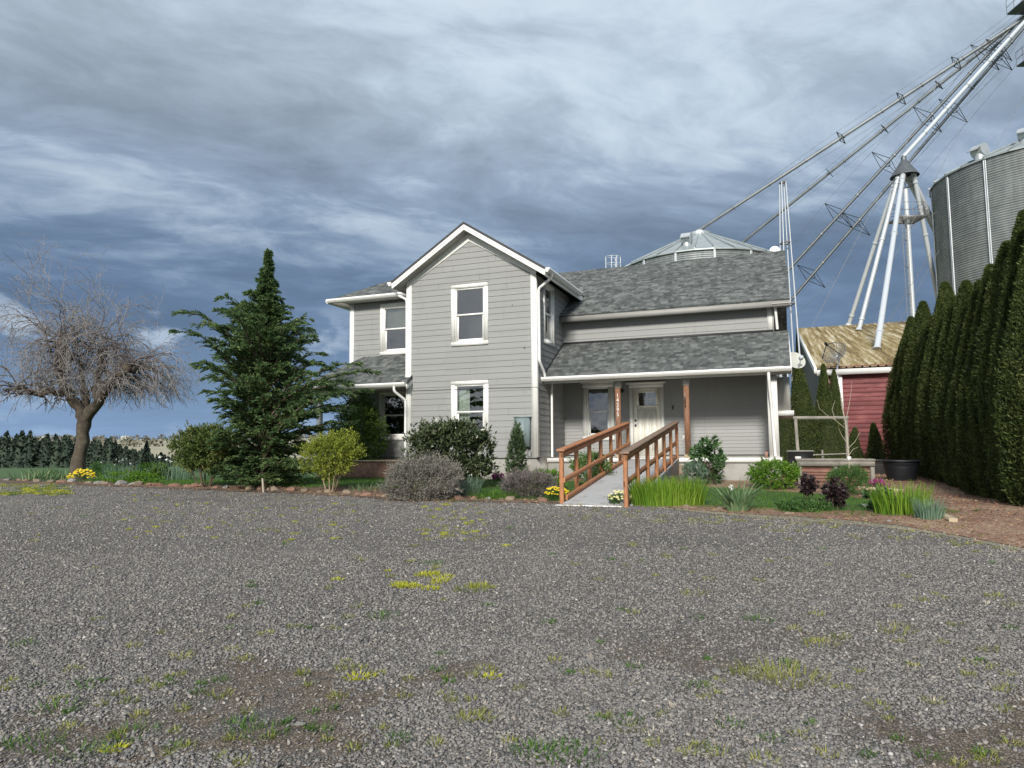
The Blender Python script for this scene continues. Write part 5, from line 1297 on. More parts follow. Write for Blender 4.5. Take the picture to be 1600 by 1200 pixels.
# slim ones in front of the shed
a1 = arbor('broad arborvitae between the house corner and the red shed', 50, 4.45, .46, G(*at(1255, 720, 27.5).xy), top_sharp=.6, nleaf=22000)
dup(a1, G(*at(1224, 720, 27.0).xy), 1.2, (.8, .8, .78), 'dark arborvitae partly hidden behind the house corner')
dup(a1, G(*at(1292, 720, 27.6).xy), 2.2, (.78, .78, .92), 'taller of the two slim arborvitae before the white shed corner')
dup(a1, G(*at(1309, 720, 27.9).xy), 3.9, (.72, .72, .875), 'slim pointed arborvitae overlapping the left end of the red wall')
a2 = arbor('tiny conical arborvitae against the red wall, left one', 57, 1.55, .36, G(*at(1338, 735, 28).xy), top_sharp=1.0, nleaf=5000)
dup(a2, G(*at(1369, 735, 27.6).xy), 1.5, 1.1, 'tiny conical arborvitae against the red wall behind the black pot')

# ---- shrubs and bed plants -------------------------------------------------
gpx = lambda px, py: gp(px, py)
b = gpx(516, 770)
shrub('flowering_currant', 'rounded yellow green shrub on bare tan stems before the house corner', 'shrub', b, (.70, .62, .50), .88, 12500, .055, .024, 'yellowgreen_leaf', 11, 'stem_tan', .75, .36, .5, 3, .014, .5)
b = gpx(306, 765) + Vector((0, .5, 0)); b = G(b.x, b.y)
shrub('pieris_bush', 'bushy green shrub with dark crooked stems left of the cypress', 'shrub', b, (.80, .7, .56), .98, 12000, .085, .035, 'pieris_leaf', 9, 'stem_brown', .8, .3, .35, 8, .022, .6)
b = gpx(545, 748) + Vector((0, 1.2, 0)); b = G(b.x, b.y)
shrub('camellia_bush', 'dense dark green bush beside the lower left window of the house', 'shrub', b, (.92, .6, 1.2), 1.42, 17000, .075, .038, 'bush_leaf', 6, 'stem_brown', .6, .22, .2, 14, .025, .5)
b = gpx(656, 784) + Vector((0, .55, 0)); b = G(b.x, b.y)
shrub('lavender_bush', 'wide mounded grey lavender bush at the gravel edge', 'lavender', b, (.80, .62, .54), .36, 24000, .075, .012, 'lavender_leaf', 14, 'stem_tan', .45, .34, .7, 21, .010, .7, rand=.6)
b = G(*at(703, 745, 17.1).xy)
shrub('laurel_shrub', 'broad dark glossy laurel shrub under the gable window', 'shrub', b, (1.06, .62, .72), .84, 15000, .12, .046, 'laurel_leaf', 8, 'stem_brown', .6, .16, 1.1, 25, .02, .6, sq=.6)
b = G(*at(808, 742, 17.3).xy)
shrub('juniper', 'small upright juniper in front of the electric box', 'juniper', b, (.27, .26, .88), .78, 9000, .065, .014, 'juniper_leaf', 3, 'stem_brown', .6, .12, 1.6, 31, .02, .3, rand=.4, taper=.5)
b = gpx(824, 780) + Vector((0, .35, 0)); b = G(b.x, b.y)
shrub('heather', 'low purplish heather mound left of the ramp', 'heather', b, (.66, .42, .33), .24, 11000, .07, .011, 'heather_leaf', 8, 'stem_brown', .5, .2, .9, 33, .008, .7, rand=.35)
b = G(*at(1107, 756, 17.6).xy)
shrub('rhododendron', 'leafy rhododendron standing before the porch right of the ramp', 'rhododendron', b, (.40, .36, .48), .62, 900, .17, .06, 'rhodo_leaf', 7, 'stem_brown', .75, .3, .35, 35, .014, .7)
b = G(*at(1085, 755, 17.3).xy)
shrub('grey_lavender', 'small grey green lavender tuft at the foot of the rhododendron', 'lavender', b, (.3, .25, .3), .26, 2500, .09, .012, 'blade_blue', 0, seed=36, rand=.35)
b = G(*at(1212, 762, 16.6).xy)
shrub('spiraea', 'bright lime green mounded shrub below the porch corner', 'shrub', b, (.68, .5, .34), .32, 9000, .055, .02, 'lime_leaf', 6, 'stem_brown', .6, .2, .5, 37, .008, .7)
b = G(*at(1325, 772, 15.4).xy)
shrub('fennel', 'soft feathery green plant below the raised bed', 'herb', b, (.46, .36, .30), .32, 9000, .07, .008, 'fern_leaf', 0, seed=39, rand=.6)
b = gpx(1264, 786)
shrub('heuchera', 'dark purple leafy plant, the one behind the low green mat', 'purple shrub', b, (.17, .16, .20), .34, 900, .075, .045, 'purple_leaf', 5, 'stem_brown', .8, .25, .7, 41, .006, .6)
b = gpx(1305, 797)
shrub('heuchera', 'dark purple leafy plant nearest the gravel', 'purple shrub', b, (.18, .17, .22), .26, 1000, .075, .045, 'purple_leaf', 5, 'stem_brown', .8, .25, .7, 43, .006, .6)
b = gpx(1256, 800)
shrub('ground_cover_plant', 'low dense green mat plant in front of the purple plants', 'plant', b, (.48, .26, .12), .06, 5000, .05, .018, 'fern_leaf', 0, seed=45)
b = gpx(1385, 797)
shrub('leafy_perennial', 'broad leaved grey green plant left of the tall grass at the lawn end', 'plant', b, (.32, .22, .16), .14, 420, .13, .06, 'rhodo_leaf', 0, seed=47)
b = G(*at(855, 762, 16.6).xy)
shrub('spurge', 'yellow green spurge plant at the left foot of the ramp', 'plant', b, (.42, .3, .26), .24, 4200, .05, .016, 'lime_leaf', 0, seed=49)
b = G(*at(925, 750, 16.9).xy)
shrub('hebe_bush', 'dark green bush seen through the left ramp railing', 'shrub', b, (.48, .45, .40), .5, 4200, .06, .022, 'bush_leaf', 4, seed=51)
b = G(*at(921, 730, 18.6).xy)
clump('yucca', 'spiky blue green plant behind the left ramp railing', 'yucca', b, 70, .95, .1, .8, .04, 'blade_blue', 52, droop=.2)
# strap-leaved clumps
b = gpx(1047, 792) + Vector((0, .28, 0))
clump('daylily_clump', 'wide bright green stand of daylily leaves beside the ramp', 'daylilies', b, 1500, .62, .45, .28, .017, 'blade_green', 61, rx=1.55, droop=.5)
b = gpx(1153, 800)
clump('iris_clump', 'fanned iris leaves with one pale bud, alone on bare soil', 'irises', b, 110, .62, .12, .85, .045, 'blade_iris', 62, rx=1.3, droop=.35, flower=('white_petal', 2, .06, .42))
b = gpx(1420, 806) + Vector((0, .15, 0))
clump('daylily_clump', 'tall yellow green grassy clump at the right end of the lawn', 'daylilies', b, 420, .60, .28, .35, .016, 'blade_green', 63, rx=1.5, droop=.45)
b = gpx(1452, 812)
clump('daffodil_clump', 'thin blue green leaves beside the wooden timber', 'daffodils', b, 190, .42, .2, .35, .012, 'blade_blue', 64, droop=.45)
b = gpx(728, 774)
clump('catmint_clump', 'blue green grassy clump between the lavender and the heather', 'grass clump', b, 520, .50, .26, .6, .012, 'blade_blue', 65, rx=1.2, flower=('white_petal', 5, .03, .5))
b = gpx(772, 780)
clump('oat_grass', 'short green grassy tuft before the magenta flowers', 'grass clump', b, 500, .26, .34, .6, .010, 'grass_blade', 66, rx=1.5)
b = gpx(574, 766)
clump('snowdrop_clump', 'small tuft of green leaves right of the yellow green shrub', 'grass clump', b, 160, .24, .3, .6, .014, 'blade_iris', 67, rx=1.5)
for k, (px, py, n, hh, sp, mt, lab) in enumerate(((40, 752, 120, .5, .5, 'blade_iris', 'leftmost clump of broad iris leaves behind the bed rocks'), (52, 748, 160, .62, .45, 'blade_iris', 'taller iris clump left of the bare tree'), (90, 748, 120, .55, .45, 'blade_iris', 'pale leaved iris clump just left of the bare tree trunk'),
        (255, 752, 260, .75, .4, 'blade_blue', 'tall thin daffodil leaves right of the bare tree bed'), (180, 748, 300, .8, .5, 'blade_blue', 'daffodil leaves with small white flowers right of the trunk'))):
    clump('iris_clump' if k < 3 else 'daffodil_clump', lab, 'irises' if k < 3 else 'daffodils', gpx(px, py) + Vector((0, .5, 0)), n, hh, sp, .7 if k < 3 else .3, .045 if k < 3 else .014, mt, 70 + k, rx=1.6, flower=None if k < 3 else ('white_petal', 9, .06, hh * 1.0))
for k, (px, py, ax, mt, L_, lab) in enumerate(((162, 745, (.9, .5, .32), 'fern_leaf', .09, 'spreading green perennial at the foot of the bare tree'), (178, 757, (.75, .5, .20), 'lime_leaf', .05, 'low yellow green cushion plant behind the grey rock'),
        (212, 757, (.6, .4, .16), 'lime_leaf', .05, 'flatter cushion plant right of the grey rock'), (226, 746, (.75, .5, .34), 'lime_leaf', .09, 'bright lime leafy plant in the left bed'), (146, 738, (.5, .4, .45), 'fern_leaf', .10, 'upright green perennial directly behind the yellow flowers'),
        (238, 752, (.3, .25, .25), 'bush_leaf', .08, 'small dark green plant right of the lime leafy plant'))):
    bb = gpx(px, py) + Vector((0, .4, 0)); shrub('perennial_plant', lab, 'plant', G(bb.x, bb.y), ax, ax[2] * .8, 2600, L_, L_ * .4, mt, 0, seed=80 + k)
b = gpx(203, 745); b = G(b.x, b.y + .3); shrub('peony_shoots', 'small reddish shoots in the left bed among white flowers', 'plant', b, (.16, .14, .2), .22, 160, .1, .03, 'magenta_petal', 4, seed=88)
# flowers
for k, (px, py, w_, pet, lab) in enumerate(((872, 783, .27, 'yellow_petal', 'bright yellow flower cushion at the left ramp post'), (972, 790, .25, 'pale_petal', 'pale yellow flower cushion at the right ramp post'), (128, 752, .5, 'yellow_petal', 'orange yellow flower cushion under the bare tree'))):
    bb = gpx(px, py); g = np.random.default_rng(90 + k); o = thing('flower_cushion', lab, 'flowers', bb)
    P, D = crown_pts(1500, (bb.x, bb.y, bb.z + .08), (w_, w_ * .7, w_ * .55), .7, .2, 90 + k); P[:, 2] = np.maximum(P[:, 2], bb.z)
    m = M(); leafcloud(m, P, D + [0, 0, .6] + g.normal(size=P.shape) * .5, .045, .014); m.build('foliage', 'fern_leaf', o)
    P, D = crown_pts(150, (bb.x, bb.y, bb.z + .14), (w_ * .95, w_ * .65, w_ * .55), .1, .2, 93 + k); P = P[P[:, 2] > bb.z + .12][:80]
    Q = np.repeat(P, 9, 0); an = np.tile(np.linspace(0, 2 * pi, 10)[:-1], len(P)); f_ = unit(np.array([0, -.5, .8])); x_ = np.array([1., 0, 0]); y_ = np.cross(f_, x_)
    m = M(); leafcloud(m, Q, x_ * np.cos(an)[:, None] + y_ * np.sin(an)[:, None] + f_ * .25, .030 * (1 + (k == 2) * .7), .014 * (1 + (k == 2) * .7), side=np.tile(f_, (len(Q), 1))); m.build('petals', pet, o)['kind'] = 'stuff'
for k, (px, py, w_, lab) in enumerate(((778, 752, .17, 'small magenta flower tuft between juniper and laurel'), (1370, 765, .26, 'dark magenta flower tuft beside the lawn edging timber'))):
    bb = gpx(px, py); bb = G(bb.x, bb.y); o = thing('magenta_flowers', lab, 'flowers', bb); g = np.random.default_rng(97 + k)
    P, D = crown_pts(300, (bb.x, bb.y, bb.z + .12), (w_, w_ * .7, .10), .8, .2, 97 + k); m = M(); leafcloud(m, P, g.normal(size=P.shape) + [0, 0, .6], .05, .03); m.build('petals', 'magenta_petal', o)['kind'] = 'stuff'
    m = M(); leafcloud(m, P - [0, 0, .08], g.normal(size=P.shape) + [0, 0, .8], .06, .02); m.build('foliage', 'fern_leaf', o)
b = gpx(822, 748); shrub('rose_seedling', 'thin leafy tuft at the foot of the juniper', 'plant', b, (.25, .2, .16), .2, 500, .06, .025, 'fern_leaf', 3, seed=99)
b = gpx(1440, 760); b = G(b.x, b.y)

# ---- young bare tree, raised bed, trellis, pots ----------------------------
s_ = G(*at(1327, 765, 15.8).xy); A = lambda px, py: at(px, py, 15.8)
o = thing('young_tree', 'thin bare young tree with a white tag standing by the raised bed', 'tree', s_)
m = M(); m.tube([s_ - Vector((0, 0, .05)), A(1327, 735), A(1326, 716), A(1324, 690), A(1322, 665), A(1319, 650), A(1315, 628), A(1311, 600)], [.022, .019, .017, .014, .012, .009, .006, .003], 7); m.build('trunk', 'stake', o)
m = M()
for P in (((1319, 668), (1306, 657), (1291, 648), (1280, 638), (1277, 625)), ((1326, 700), (1336, 690), (1344, 675)), ((1326, 712), (1333, 702), (1342, 698)), ((1321, 660), (1316, 640), (1313, 618)), ((1322, 690), (1315, 680), (1310, 668)), ((1322, 655), (1327, 632), (1330, 610), (1331, 596)), ((1305, 656), (1300, 640), (1305, 625))):
    m.tube([A(*p) for p in P], list(np.linspace(.007, .0025, len(P))), 5)
m.build('branch', 'stake', o)
m = M(); c = A(1326, 716); m.box(lambda a, b, d: c + Vector((a, b, d)), -.04, .04, -.04, -.02, -.05, .04); m.build('tag', 'white_paper', o)

RB = lambda a, b, c: HU * a + HV * b + Vector((0, 0, c + EYE))        # same axes as the house
bl = G(*at(1247, 745, 17.6).xy); u0 = bl.dot(HU); v0 = bl.dot(HV); br = at(1364, 745, 17.6); L_ = (br.dot(HU) - u0) * .985; zt = at(1300, 720, 17.4).z - EYE; zb = float(gz(bl.x, bl.y)) - EYE
o = thing('raised_bed', 'weathered timber raised garden bed with rusty corrugated sides', 'raised bed', RB(u0 + L_ / 2, v0 + .5, zb))
D_ = .95
for (a0, a1, b0, b1) in ((u0, u0 + .09, v0, v0 + .09), (u0 + L_ - .09, u0 + L_, v0, v0 + .09), (u0 + L_ / 2 - .04, u0 + L_ / 2 + .04, v0 - .005, v0 + .05), (u0, u0 + .09, v0 + D_, v0 + D_ + .09), (u0 + L_ - .09, u0 + L_, v0 + D_, v0 + D_ + .09)): m = M(); m.box(RB, a0, a1, b0, b1, zb - .2, zt - .003); m.build('post', 'weathered', o)
m = M(); m.box(RB, u0 - .03, u0 + L_ + .03, v0 - .05, v0 + .10, zt, zt + .04); m.box(RB, u0 - .01, u0 + L_ + .01, v0 - .03, v0 - .006, zt - .13, zt - .002)
m.box(RB, u0 - .03, u0 + L_ + .03, v0 + D_, v0 + D_ + .14, zt, zt + .04); m.box(RB, u0 - .03, u0 + .10, v0 + .101, v0 + D_ - .001, zt, zt + .04); m.box(RB, u0 + L_ - .10, u0 + L_ + .03, v0 + .101, v0 + D_ - .001, zt, zt + .04); m.build('top_board', 'weathered', o)
m = M(); k = 0; z = zb - .1
def corr(fa, z0_, z1_):
    zs = np.linspace(z0_, z1_, 40)
    for za, zb_ in zip(zs[:-1], zs[1:]): m.add([fa(0, .018 * sin(za * 80), za), fa(1, .018 * sin(za * 80), za), fa(1, .018 * sin(zb_ * 80), zb_), fa(0, .018 * sin(zb_ * 80), zb_)], [(0, 1, 2, 3)])
corr(lambda t_, b_, z_: RB(u0 + .05 + t_ * (L_ - .1), v0 + .06 - b_, z_), zb - .1, zt - .01); corr(lambda t_, b_, z_: RB(u0 + L_ - .05 + b_, v0 + .06 + t_ * D_, z_), zb - .1, zt - .01); corr(lambda t_, b_, z_: RB(u0 + .05 - b_, v0 + .06 + t_ * D_, z_), zb - .1, zt - .01); corr(lambda t_, b_, z_: RB(u0 + .05 + t_ * (L_ - .1), v0 + D_ + b_, z_), zb - .1, zt - .01)
m.build('metal_side', 'rust_metal', o)
m = M(); m.add([RB(u0 + .06, v0 + .08, zt - .1), RB(u0 + L_ - .06, v0 + .08, zt - .1), RB(u0 + L_ - .06, v0 + D_, zt - .1), RB(u0 + .06, v0 + D_, zt - .1)], [(0, 1, 2, 3)]); m.build('bed_soil', 'soil', o)
T0 = at(1243, 655, 18.9); T1 = at(1322, 655, 18.6)
o = thing('trellis_frame', 'plain grey wooden frame standing behind the raised bed', 'trellis', G(*((T0 + T1) / 2).xy)); m = M()
g0 = G(*at(1249, 730, 18.9).xy); g1 = G(*T1.xy); bx = lambda P: (lambda a, b, c: Vector(P) + HU * a + HV * b + Vector((0, 0, c)))
m.prism([g0 + HU * a + HV * b for a, b in ((-.04, -.02), (.04, -.02), (.04, .02), (-.04, .02))], [T0 + HU * a + HV * b for a, b in ((-.04, -.02), (.04, -.02), (.04, .02), (-.04, .02))])
m.prism([g1 + HU * a + HV * b for a, b in ((-.04, -.02), (.04, -.02), (.04, .02), (-.04, .02))], [T1 + HU * a + HV * b for a, b in ((-.04, -.02), (.04, -.02), (.04, .02), (-.04, .02))])
m.build('post', 'weathered', o)
m = M(); m.prism([T0 + HU * -.06 + HV * b + Vector((0, 0, c)) for b, c in ((-.025, 0), (.025, 0), (.025, .08), (-.025, .08))], [T1 + HU * .06 + HV * b + Vector((0, 0, c)) for b, c in ((-.025, 0), (.025, 0), (.025, .08), (-.025, .08))]); m.build('top_rail', 'weathered', o)
m = M(); a_, b_ = at(1270, 711, 18.7), at(1322, 709, 18.6); m.tube([a_, b_], .02, 4); m.tube([at(1285, 703, 18.7), G(*at(1285, 703, 18.7).xy)], .03, 4); m.build('lower_rail', 'weathered', o)
# air conditioner and hose
c = at(1244, 722, 18.6); ac = thing('air_conditioner', 'low dark air conditioning unit at the right corner of the house', 'air conditioner', G(c.x, c.y)); uu, vv = c.dot(HU), c.dot(HV); zc_ = float(gz(c.x, c.y)) - EYE
m = M(); m.box(RB, uu - .20, uu + .42, vv - .1, vv + .6, zc_ + .12, zc_ + .74); m.build('casing', 'black_metal', ac)
m = M(); m.box(RB, uu - .22, uu + .44, vv - .12, vv + .62, zc_ + .742, zc_ + .78); m.box(RB, uu - .22, uu + .5, vv - .2, vv + .7, zc_ + .38, zc_ + .42); m.build('top', 'ac_case', ac)
m = M(); m.box(RB, uu - .02, uu + .12, vv - .112, vv - .1005, zc_ + .55, zc_ + .62); m.box(RB, uu - .14, uu - .0, vv - .112, vv - .1005, zc_ + .26, zc_ + .34); m.build('sticker', 'white_paper', ac)
m = M(); m.tube([RB(uu - .35 + .28 * cos(a), vv - .2, zc_ + .42 + .27 * sin(a)) for a in np.linspace(pi * .95, pi * 2.1, 14)], .012, 6); mark(m.build('garden_hose', 'ac_case', smooth=True), 'grey hose hanging in a loop between house corner and air conditioner', 'hose')
# black pots
def pot(name, label, C, r, h, mt):
    o = thing(name, label, 'plant pot', C); m = M()
    prof = [(r * .72, 0), (r * .74, .02), (r * .84, h * .55), (r * .90, h * .80), (r * .915, h * .82), (r * .93, h * .93)]
    m.tube([C + Vector((0, 0, z)) for _, z in prof], [a for a, _ in prof], 40, caps=False)
    m.tube([C + Vector((0, 0, .01)), C + Vector((0, 0, .03))], r * .7, 30)
    m.build('body', mt, o, smooth=True)
    m = M(); rp = [(r * .93, h * .93), (r * 1.0, h * .935), (r * 1.03, h * .95), (r * 1.03, h * .985), (r * .99, h), (r * .92, h), (r * .90, h * .97), (r * .87, h * .6)]
    n = 44; V = [C + Vector((a * cos(2 * pi * j_ / n), a * sin(2 * pi * j_ / n), z)) for a, z in rp for j_ in range(n)]
    m.add(V, [(i_ * n + j_, i_ * n + (j_ + 1) % n, (i_ + 1) * n + (j_ + 1) % n, (i_ + 1) * n + j_) for i_ in range(len(rp) - 1) for j_ in range(n)]); m.build('rim', mt, o, smooth=True)
    m = M(); m.tube([C + Vector((0, 0, h * .78)), C + Vector((0, 0, h * .80))], r * .88, 30); m.build('potting_soil', 'soil', o); return o
C = gp(1421, 752); pot('plastic_pot', 'large glossy black plastic pot on the mulch beside the hedge', G(C.x, C.y + .35), .46, .52, 'plastic_pot')
C = gp(1388, 742); pot('plastic_pot', 'dull dark pot standing behind the glossy black pot', G(C.x, C.y + .6), .50, .44, 'plastic_pot_old')
# edging timbers
for pa, pb, lab in (((1456, 803), (1490, 818), 'short pale cut timber lying at the gravel edge on the right'), ((1342, 765), (1412, 770), 'long pale edging timber along the back of the lawn')):
    a_, b_ = gp(*pa), gp(*pb); d = (b_ - a_).normalized(); n_ = Vector((-d.y, d.x, 0)); m = M(); wd, hh = (.055, .075) if pa[0] > 1400 else (.05, .08)
    z = Vector((0, 0, 1)); m.prism([a_ - n_ * wd, a_ + n_ * wd, a_ + n_ * wd + z * hh, a_ - n_ * wd + z * hh], [b_ - n_ * wd, b_ + n_ * wd, b_ + n_ * wd + z * hh, b_ - n_ * wd + z * hh])
    mark(m.build('edging_timber', 'lumber'), lab, 'timber')
# a pale stone block at the foot of the railing
C = G(*at(1066, 740, 19.2).xy); m = M(); m.box(bx(C), -.16, .16, -.1, .1, -.05, .42); mark(m.build('concrete_block', 'rock_tan'), 'stained pale block leaning at the porch base right of the railing', 'block')

# ---- border rocks ----------------------------------------------------------
def rockmesh(seed):
    g = np.random.default_rng(seed); import bmesh
    bm = bmesh.new(); bmesh.ops.create_icosphere(bm, subdivisions=2, radius=1)
    K = unit(g.normal(size=(9, 3))); dd = g.uniform(.62, .95, 9)
    for v in bm.verts:
        p = np.array(v.co)
        for k, q_ in zip(K, dd):
            t_ = p @ k
            if t_ > q_: p = p - k * (t_ - q_)
        p = p * (1 + .05 * g.normal()); v.co = p * np.array([1, .75, .58])
    me = bpy.data.meshes.new('rock'); bm.to_mesh(me); bm.free(); return me
RM = []
for k in range(9):
    me = rockmesh(200 + k); me.materials.append(MATS[('rock_red', 'rock_tan', 'rock_grey')[k % 3]]); RM.append(me)
adj = {0: 'reddish brown', 1: 'tan lichen spotted', 2: 'grey'}
px = 8; k = 0; RG = 'rough stones edging the flower bed'; spots = []
while px < 866:
    near_cy = 225 < px < 470
    w_ = rnd.uniform(.09, .19) * (1.15 if px < 470 else .95)
    if not (615 < px < 700): spots.append((px, w_))
    step = w_ * 2 * F_PX / (22 if px < 300 else 16) * rnd.uniform(.8, 1.2); px += step
for px_, w_ in ((1010, .12), (1035, .14), (1068, .09), (1128, .10), (1232, .09), (1350, .08), (1392, .07)): spots.append((px_, w_))
lm_ = ((0, 'near the left edge of the picture'), (85, 'below the iris leaves'), (115, 'below the bare tree'), (165, 'right of the bare tree'), (235, 'left of the crooked stemmed shrub'), (290, 'under the crooked stemmed shrub'), (345, 'left of the cypress'), (392, 'under the cypress'), (450, 'right of the cypress'), (490, 'under the yellow green shrub'), (550, 'left of the lavender'), (700, 'under the blue green clump'), (750, 'before the magenta flowers'), (790, 'before the heather'), (848, 'beside the left yellow flowers'), (990, 'before the daylilies'), (1110, 'beside the iris fan'), (1220, 'before the low green mat'), (1340, 'before the lawn end'))
cnt = {}; od = ('leftmost', 'second', 'third', 'fourth', 'fifth', 'sixth', 'seventh')
for k, (px_, w_) in enumerate(spots):
    py = float(np.interp(px_, [p[0] for p in EDGE], [p[1] for p in EDGE])) - 3; mi = rnd.choice((0, 0, 1, 1, 1, 2)) + 3 * rnd.randrange(3)
    if 225 < px_ < 350: mi = 3 * rnd.randrange(3)
    if abs(px_ - 195) < 14: mi = 2; w_ *= 1.2
    p = gp(px_, py); o = bpy.data.objects.new('border_rock', RM[mi]); sc.collection.objects.link(o)
    o.location = G(p.x + rnd.uniform(-.04, .04), p.y + rnd.uniform(0, .12)) + Vector((0, 0, w_ * .12)); o.scale = (w_, w_ * rnd.uniform(.8, 1.1), w_ * rnd.uniform(.75, 1.05)); o.rotation_euler = (rnd.uniform(-.3, .3), rnd.uniform(-.3, .3), rnd.uniform(0, 6.28))
    where = [t_ for a_, t_ in lm_ if px_ >= a_][-1]; cnt[where] = cnt.get(where, 0) + 1; o['_w'] = where
    mark(o, '%s %s border stone %s' % (od[min(cnt[where] - 1, 6)], adj[mi % 3], where), 'rock', RG)

# ---- grass, weeds, loose gravel -------------------------------------------
def in_view(x, y, pad=60):
    p = np.stack([x, y, gz(x, y) - EYE], 1); wz = p @ np.array(fw); u_ = 800 + F_PX * (p @ np.array(rt)) / wz; return (u_ > -pad) & (u_ < 1600 + pad) & (wz > .5)
g = np.random.default_rng(300)
n = 120000; x = g.uniform(-16, LR, n); y = g.uniform(11, 22, n); Ee = np.interp(x, ex, ey); bw = np.interp(x, [p[0] for p in SX], [p[1] for p in SX])
top_ = np.interp(x, [-20, -4, 1, LR], [22, 21.4, 19, 15.4]); k = (y > Ee + bw - .1 + .08 * np.sin(x * 9)) & (y < top_) & in_view(x, y) & ~((x > (-3.95 * cos(HA) + 13 * sin(HA)) - .1) & (x < (-2.6 * cos(HA) + 19 * sin(HA))) & (np.abs((x * cos(HA) - y * sin(HA)) + 3.3) < .72))
x, y = x[k], y[k]; N = len(x); m = M(); blades(m, np.stack([x, y, gz(x, y)], 1), g.uniform(.04, .09, N), unit(g.normal(size=(N, 2))) * g.random((N, 1)) * .6, .008, 2, .3)
mark(m.build('lawn_grass', 'grass_blade', loc=(0, 0, 0)), 'short green lawn grass around the house', 'grass', kind='stuff'); print('grass', N)
# weeds: tufts in the gravel
tufts = []
for px_, py, s, mt in ((632, 918, .10, 1), (626, 917, .08, 1), (640, 919, .08, 1), (668, 900, .09, 1), (660, 901, .07, 1), (676, 899, .07, 1), (690, 908, .07, 1), (684, 912, .06, 1), (697, 903, .06, 1), (672, 922, .07, 1), (742, 922, .15, 0), (735, 925, .12, 0), (750, 919, .10, 1), (676, 883, .09, 2), (598, 966, .10, 2), (527, 908, .05, 1), (648, 855, .05, 0), (558, 950, .05, 0),
        (284, 1030, .07, 1), (36, 1010, .07, 2), (134, 1075, .08, 2), (92, 1112, .10, 2), (202, 1100, .04, 1), (245, 1078, .03, 1), (283, 1112, .04, 1), (205, 1152, .10, 2), (58, 1168, .11, 2), (128, 1185, .11, 2), (378, 1135, .08, 2), (405, 1150, .12, 2), (345, 1090, .05, 0),
        (380, 1033, .05, 0), (562, 1062, .07, 1), (540, 1048, .05, 0), (470, 1056, .04, 0), (740, 1125, .06, 0), (725, 1128, .05, 0), (620, 1160, .05, 2), (694, 1090, .04, 1), (1188, 972, .09, 2), (1312, 998, .06, 1), (1400, 990, .12, 0), (1090, 1075, .06, 2), (1210, 1060, .20, 0), (1240, 1065, .16, 0), (1180, 1058, .12, 0),
        (1085, 930, .09, 0), (1555, 935, .08, 1), (1590, 950, .08, 0), (1490, 980, .05, 1), (1372, 1108, .05, 0), (1140, 1138, .05, 2), (980, 1130, .07, 2), (985, 1145, .05, 0), (1540, 1045, .05, 0), (1190, 1195, .06, 1), (850, 1185, .12, 2), (900, 1190, .10, 2), (830, 1178, .08, 2), (1280, 1010, .09, 0), (1040, 870, .05, 0), (1115, 870, .05, 0), (905, 790, .07, 1), (990, 855, .05, 0), (1545, 1020, .06, 0), (1440, 940, .05, 0), (760, 1050, .06, 0), (640, 880, .05, 0)): tufts.append((gp(px_, py), s, mt))
for _ in range(420):
    px_ = g.uniform(0, 1600); py = 790 + 410 * g.random() ** 1.3
    if py > 1030 or g.random() < .35: tufts.append((gp(px_, py), g.uniform(.02, .05) * (1 if py < 1000 else .9), int(g.choice([0, 0, 2, 2, 3, 1], p=[.29, .28, .17, .12, .12, .02]))))
for px_ in g.uniform(880, 1600, 150):
    yy = float(np.interp(px_, [p[0] for p in EDGE], [p[1] for p in EDGE])) + g.uniform(-2, 26); tufts.append((gp(px_, yy), g.uniform(.03, .07), int(g.choice([0, 3]))))
for _ in range(150): px_ = g.uniform(0, 110); tufts.append((gp(px_, g.uniform(757, 775)), g.uniform(.05, .1), int(g.choice([0, 1, 2]))))
for _ in range(230):
    px_ = g.choice([g.uniform(190, 560), g.uniform(660, 760)]); tufts.append((gp(px_, g.uniform(774, 846)), g.uniform(.02, .045), int(g.choice([0, 0, 1, 3]))))
W = {0: M(), 1: M(), 2: M(), 3: M()}
for p, s, mt in tufts:
    if mt == 1 and p.y < 6.5 and g.random() < .6: mt = 0
    nb = int(26 + (700 if mt == 1 else 420) * s) if mt != 3 else 14; a = g.uniform(0, 2 * pi, nb); r = np.sqrt(g.random(nb)) * s; B = np.stack([p.x + np.cos(a) * r * 1.3, p.y + np.sin(a) * r, 0 * a], 1); B[:, 2] = gz(B[:, 0], B[:, 1]) + .005
    hgt = g.uniform(.35, 1, nb) * (.035 + s * .35) * (.8 if mt == 1 else 1); blades(W[mt], B, hgt, np.stack([np.cos(a), np.sin(a)], 1) * g.uniform(.1, 1.1, (nb, 1)), .0055 if mt != 1 else .012, 2, .4)
m = M()
for mt, w__ in W.items():
    for V, F, mi_ in zip(w__.v, w__.f, w__.mi): pass
for mt, nm in ((0, 'weed_blade'), (1, 'weed_yellow'), (2, 'grass_blade'), (3, 'stake')):
    w__ = W[mt]; off = m.nv
    for V in w__.v: m.v.append(V)
    for F in w__.f: m.f.append(F + off); m.mi.append(np.full(len(F), mt))
    m.nv += w__.nv
mark(m.build('gravel_weeds', ['weed_blade', 'weed_yellow', 'grass_blade', 'stake'], loc=(0, 0, 0)), 'scattered weeds and dry grass wisps in the gravel', 'weeds', kind='stuff')
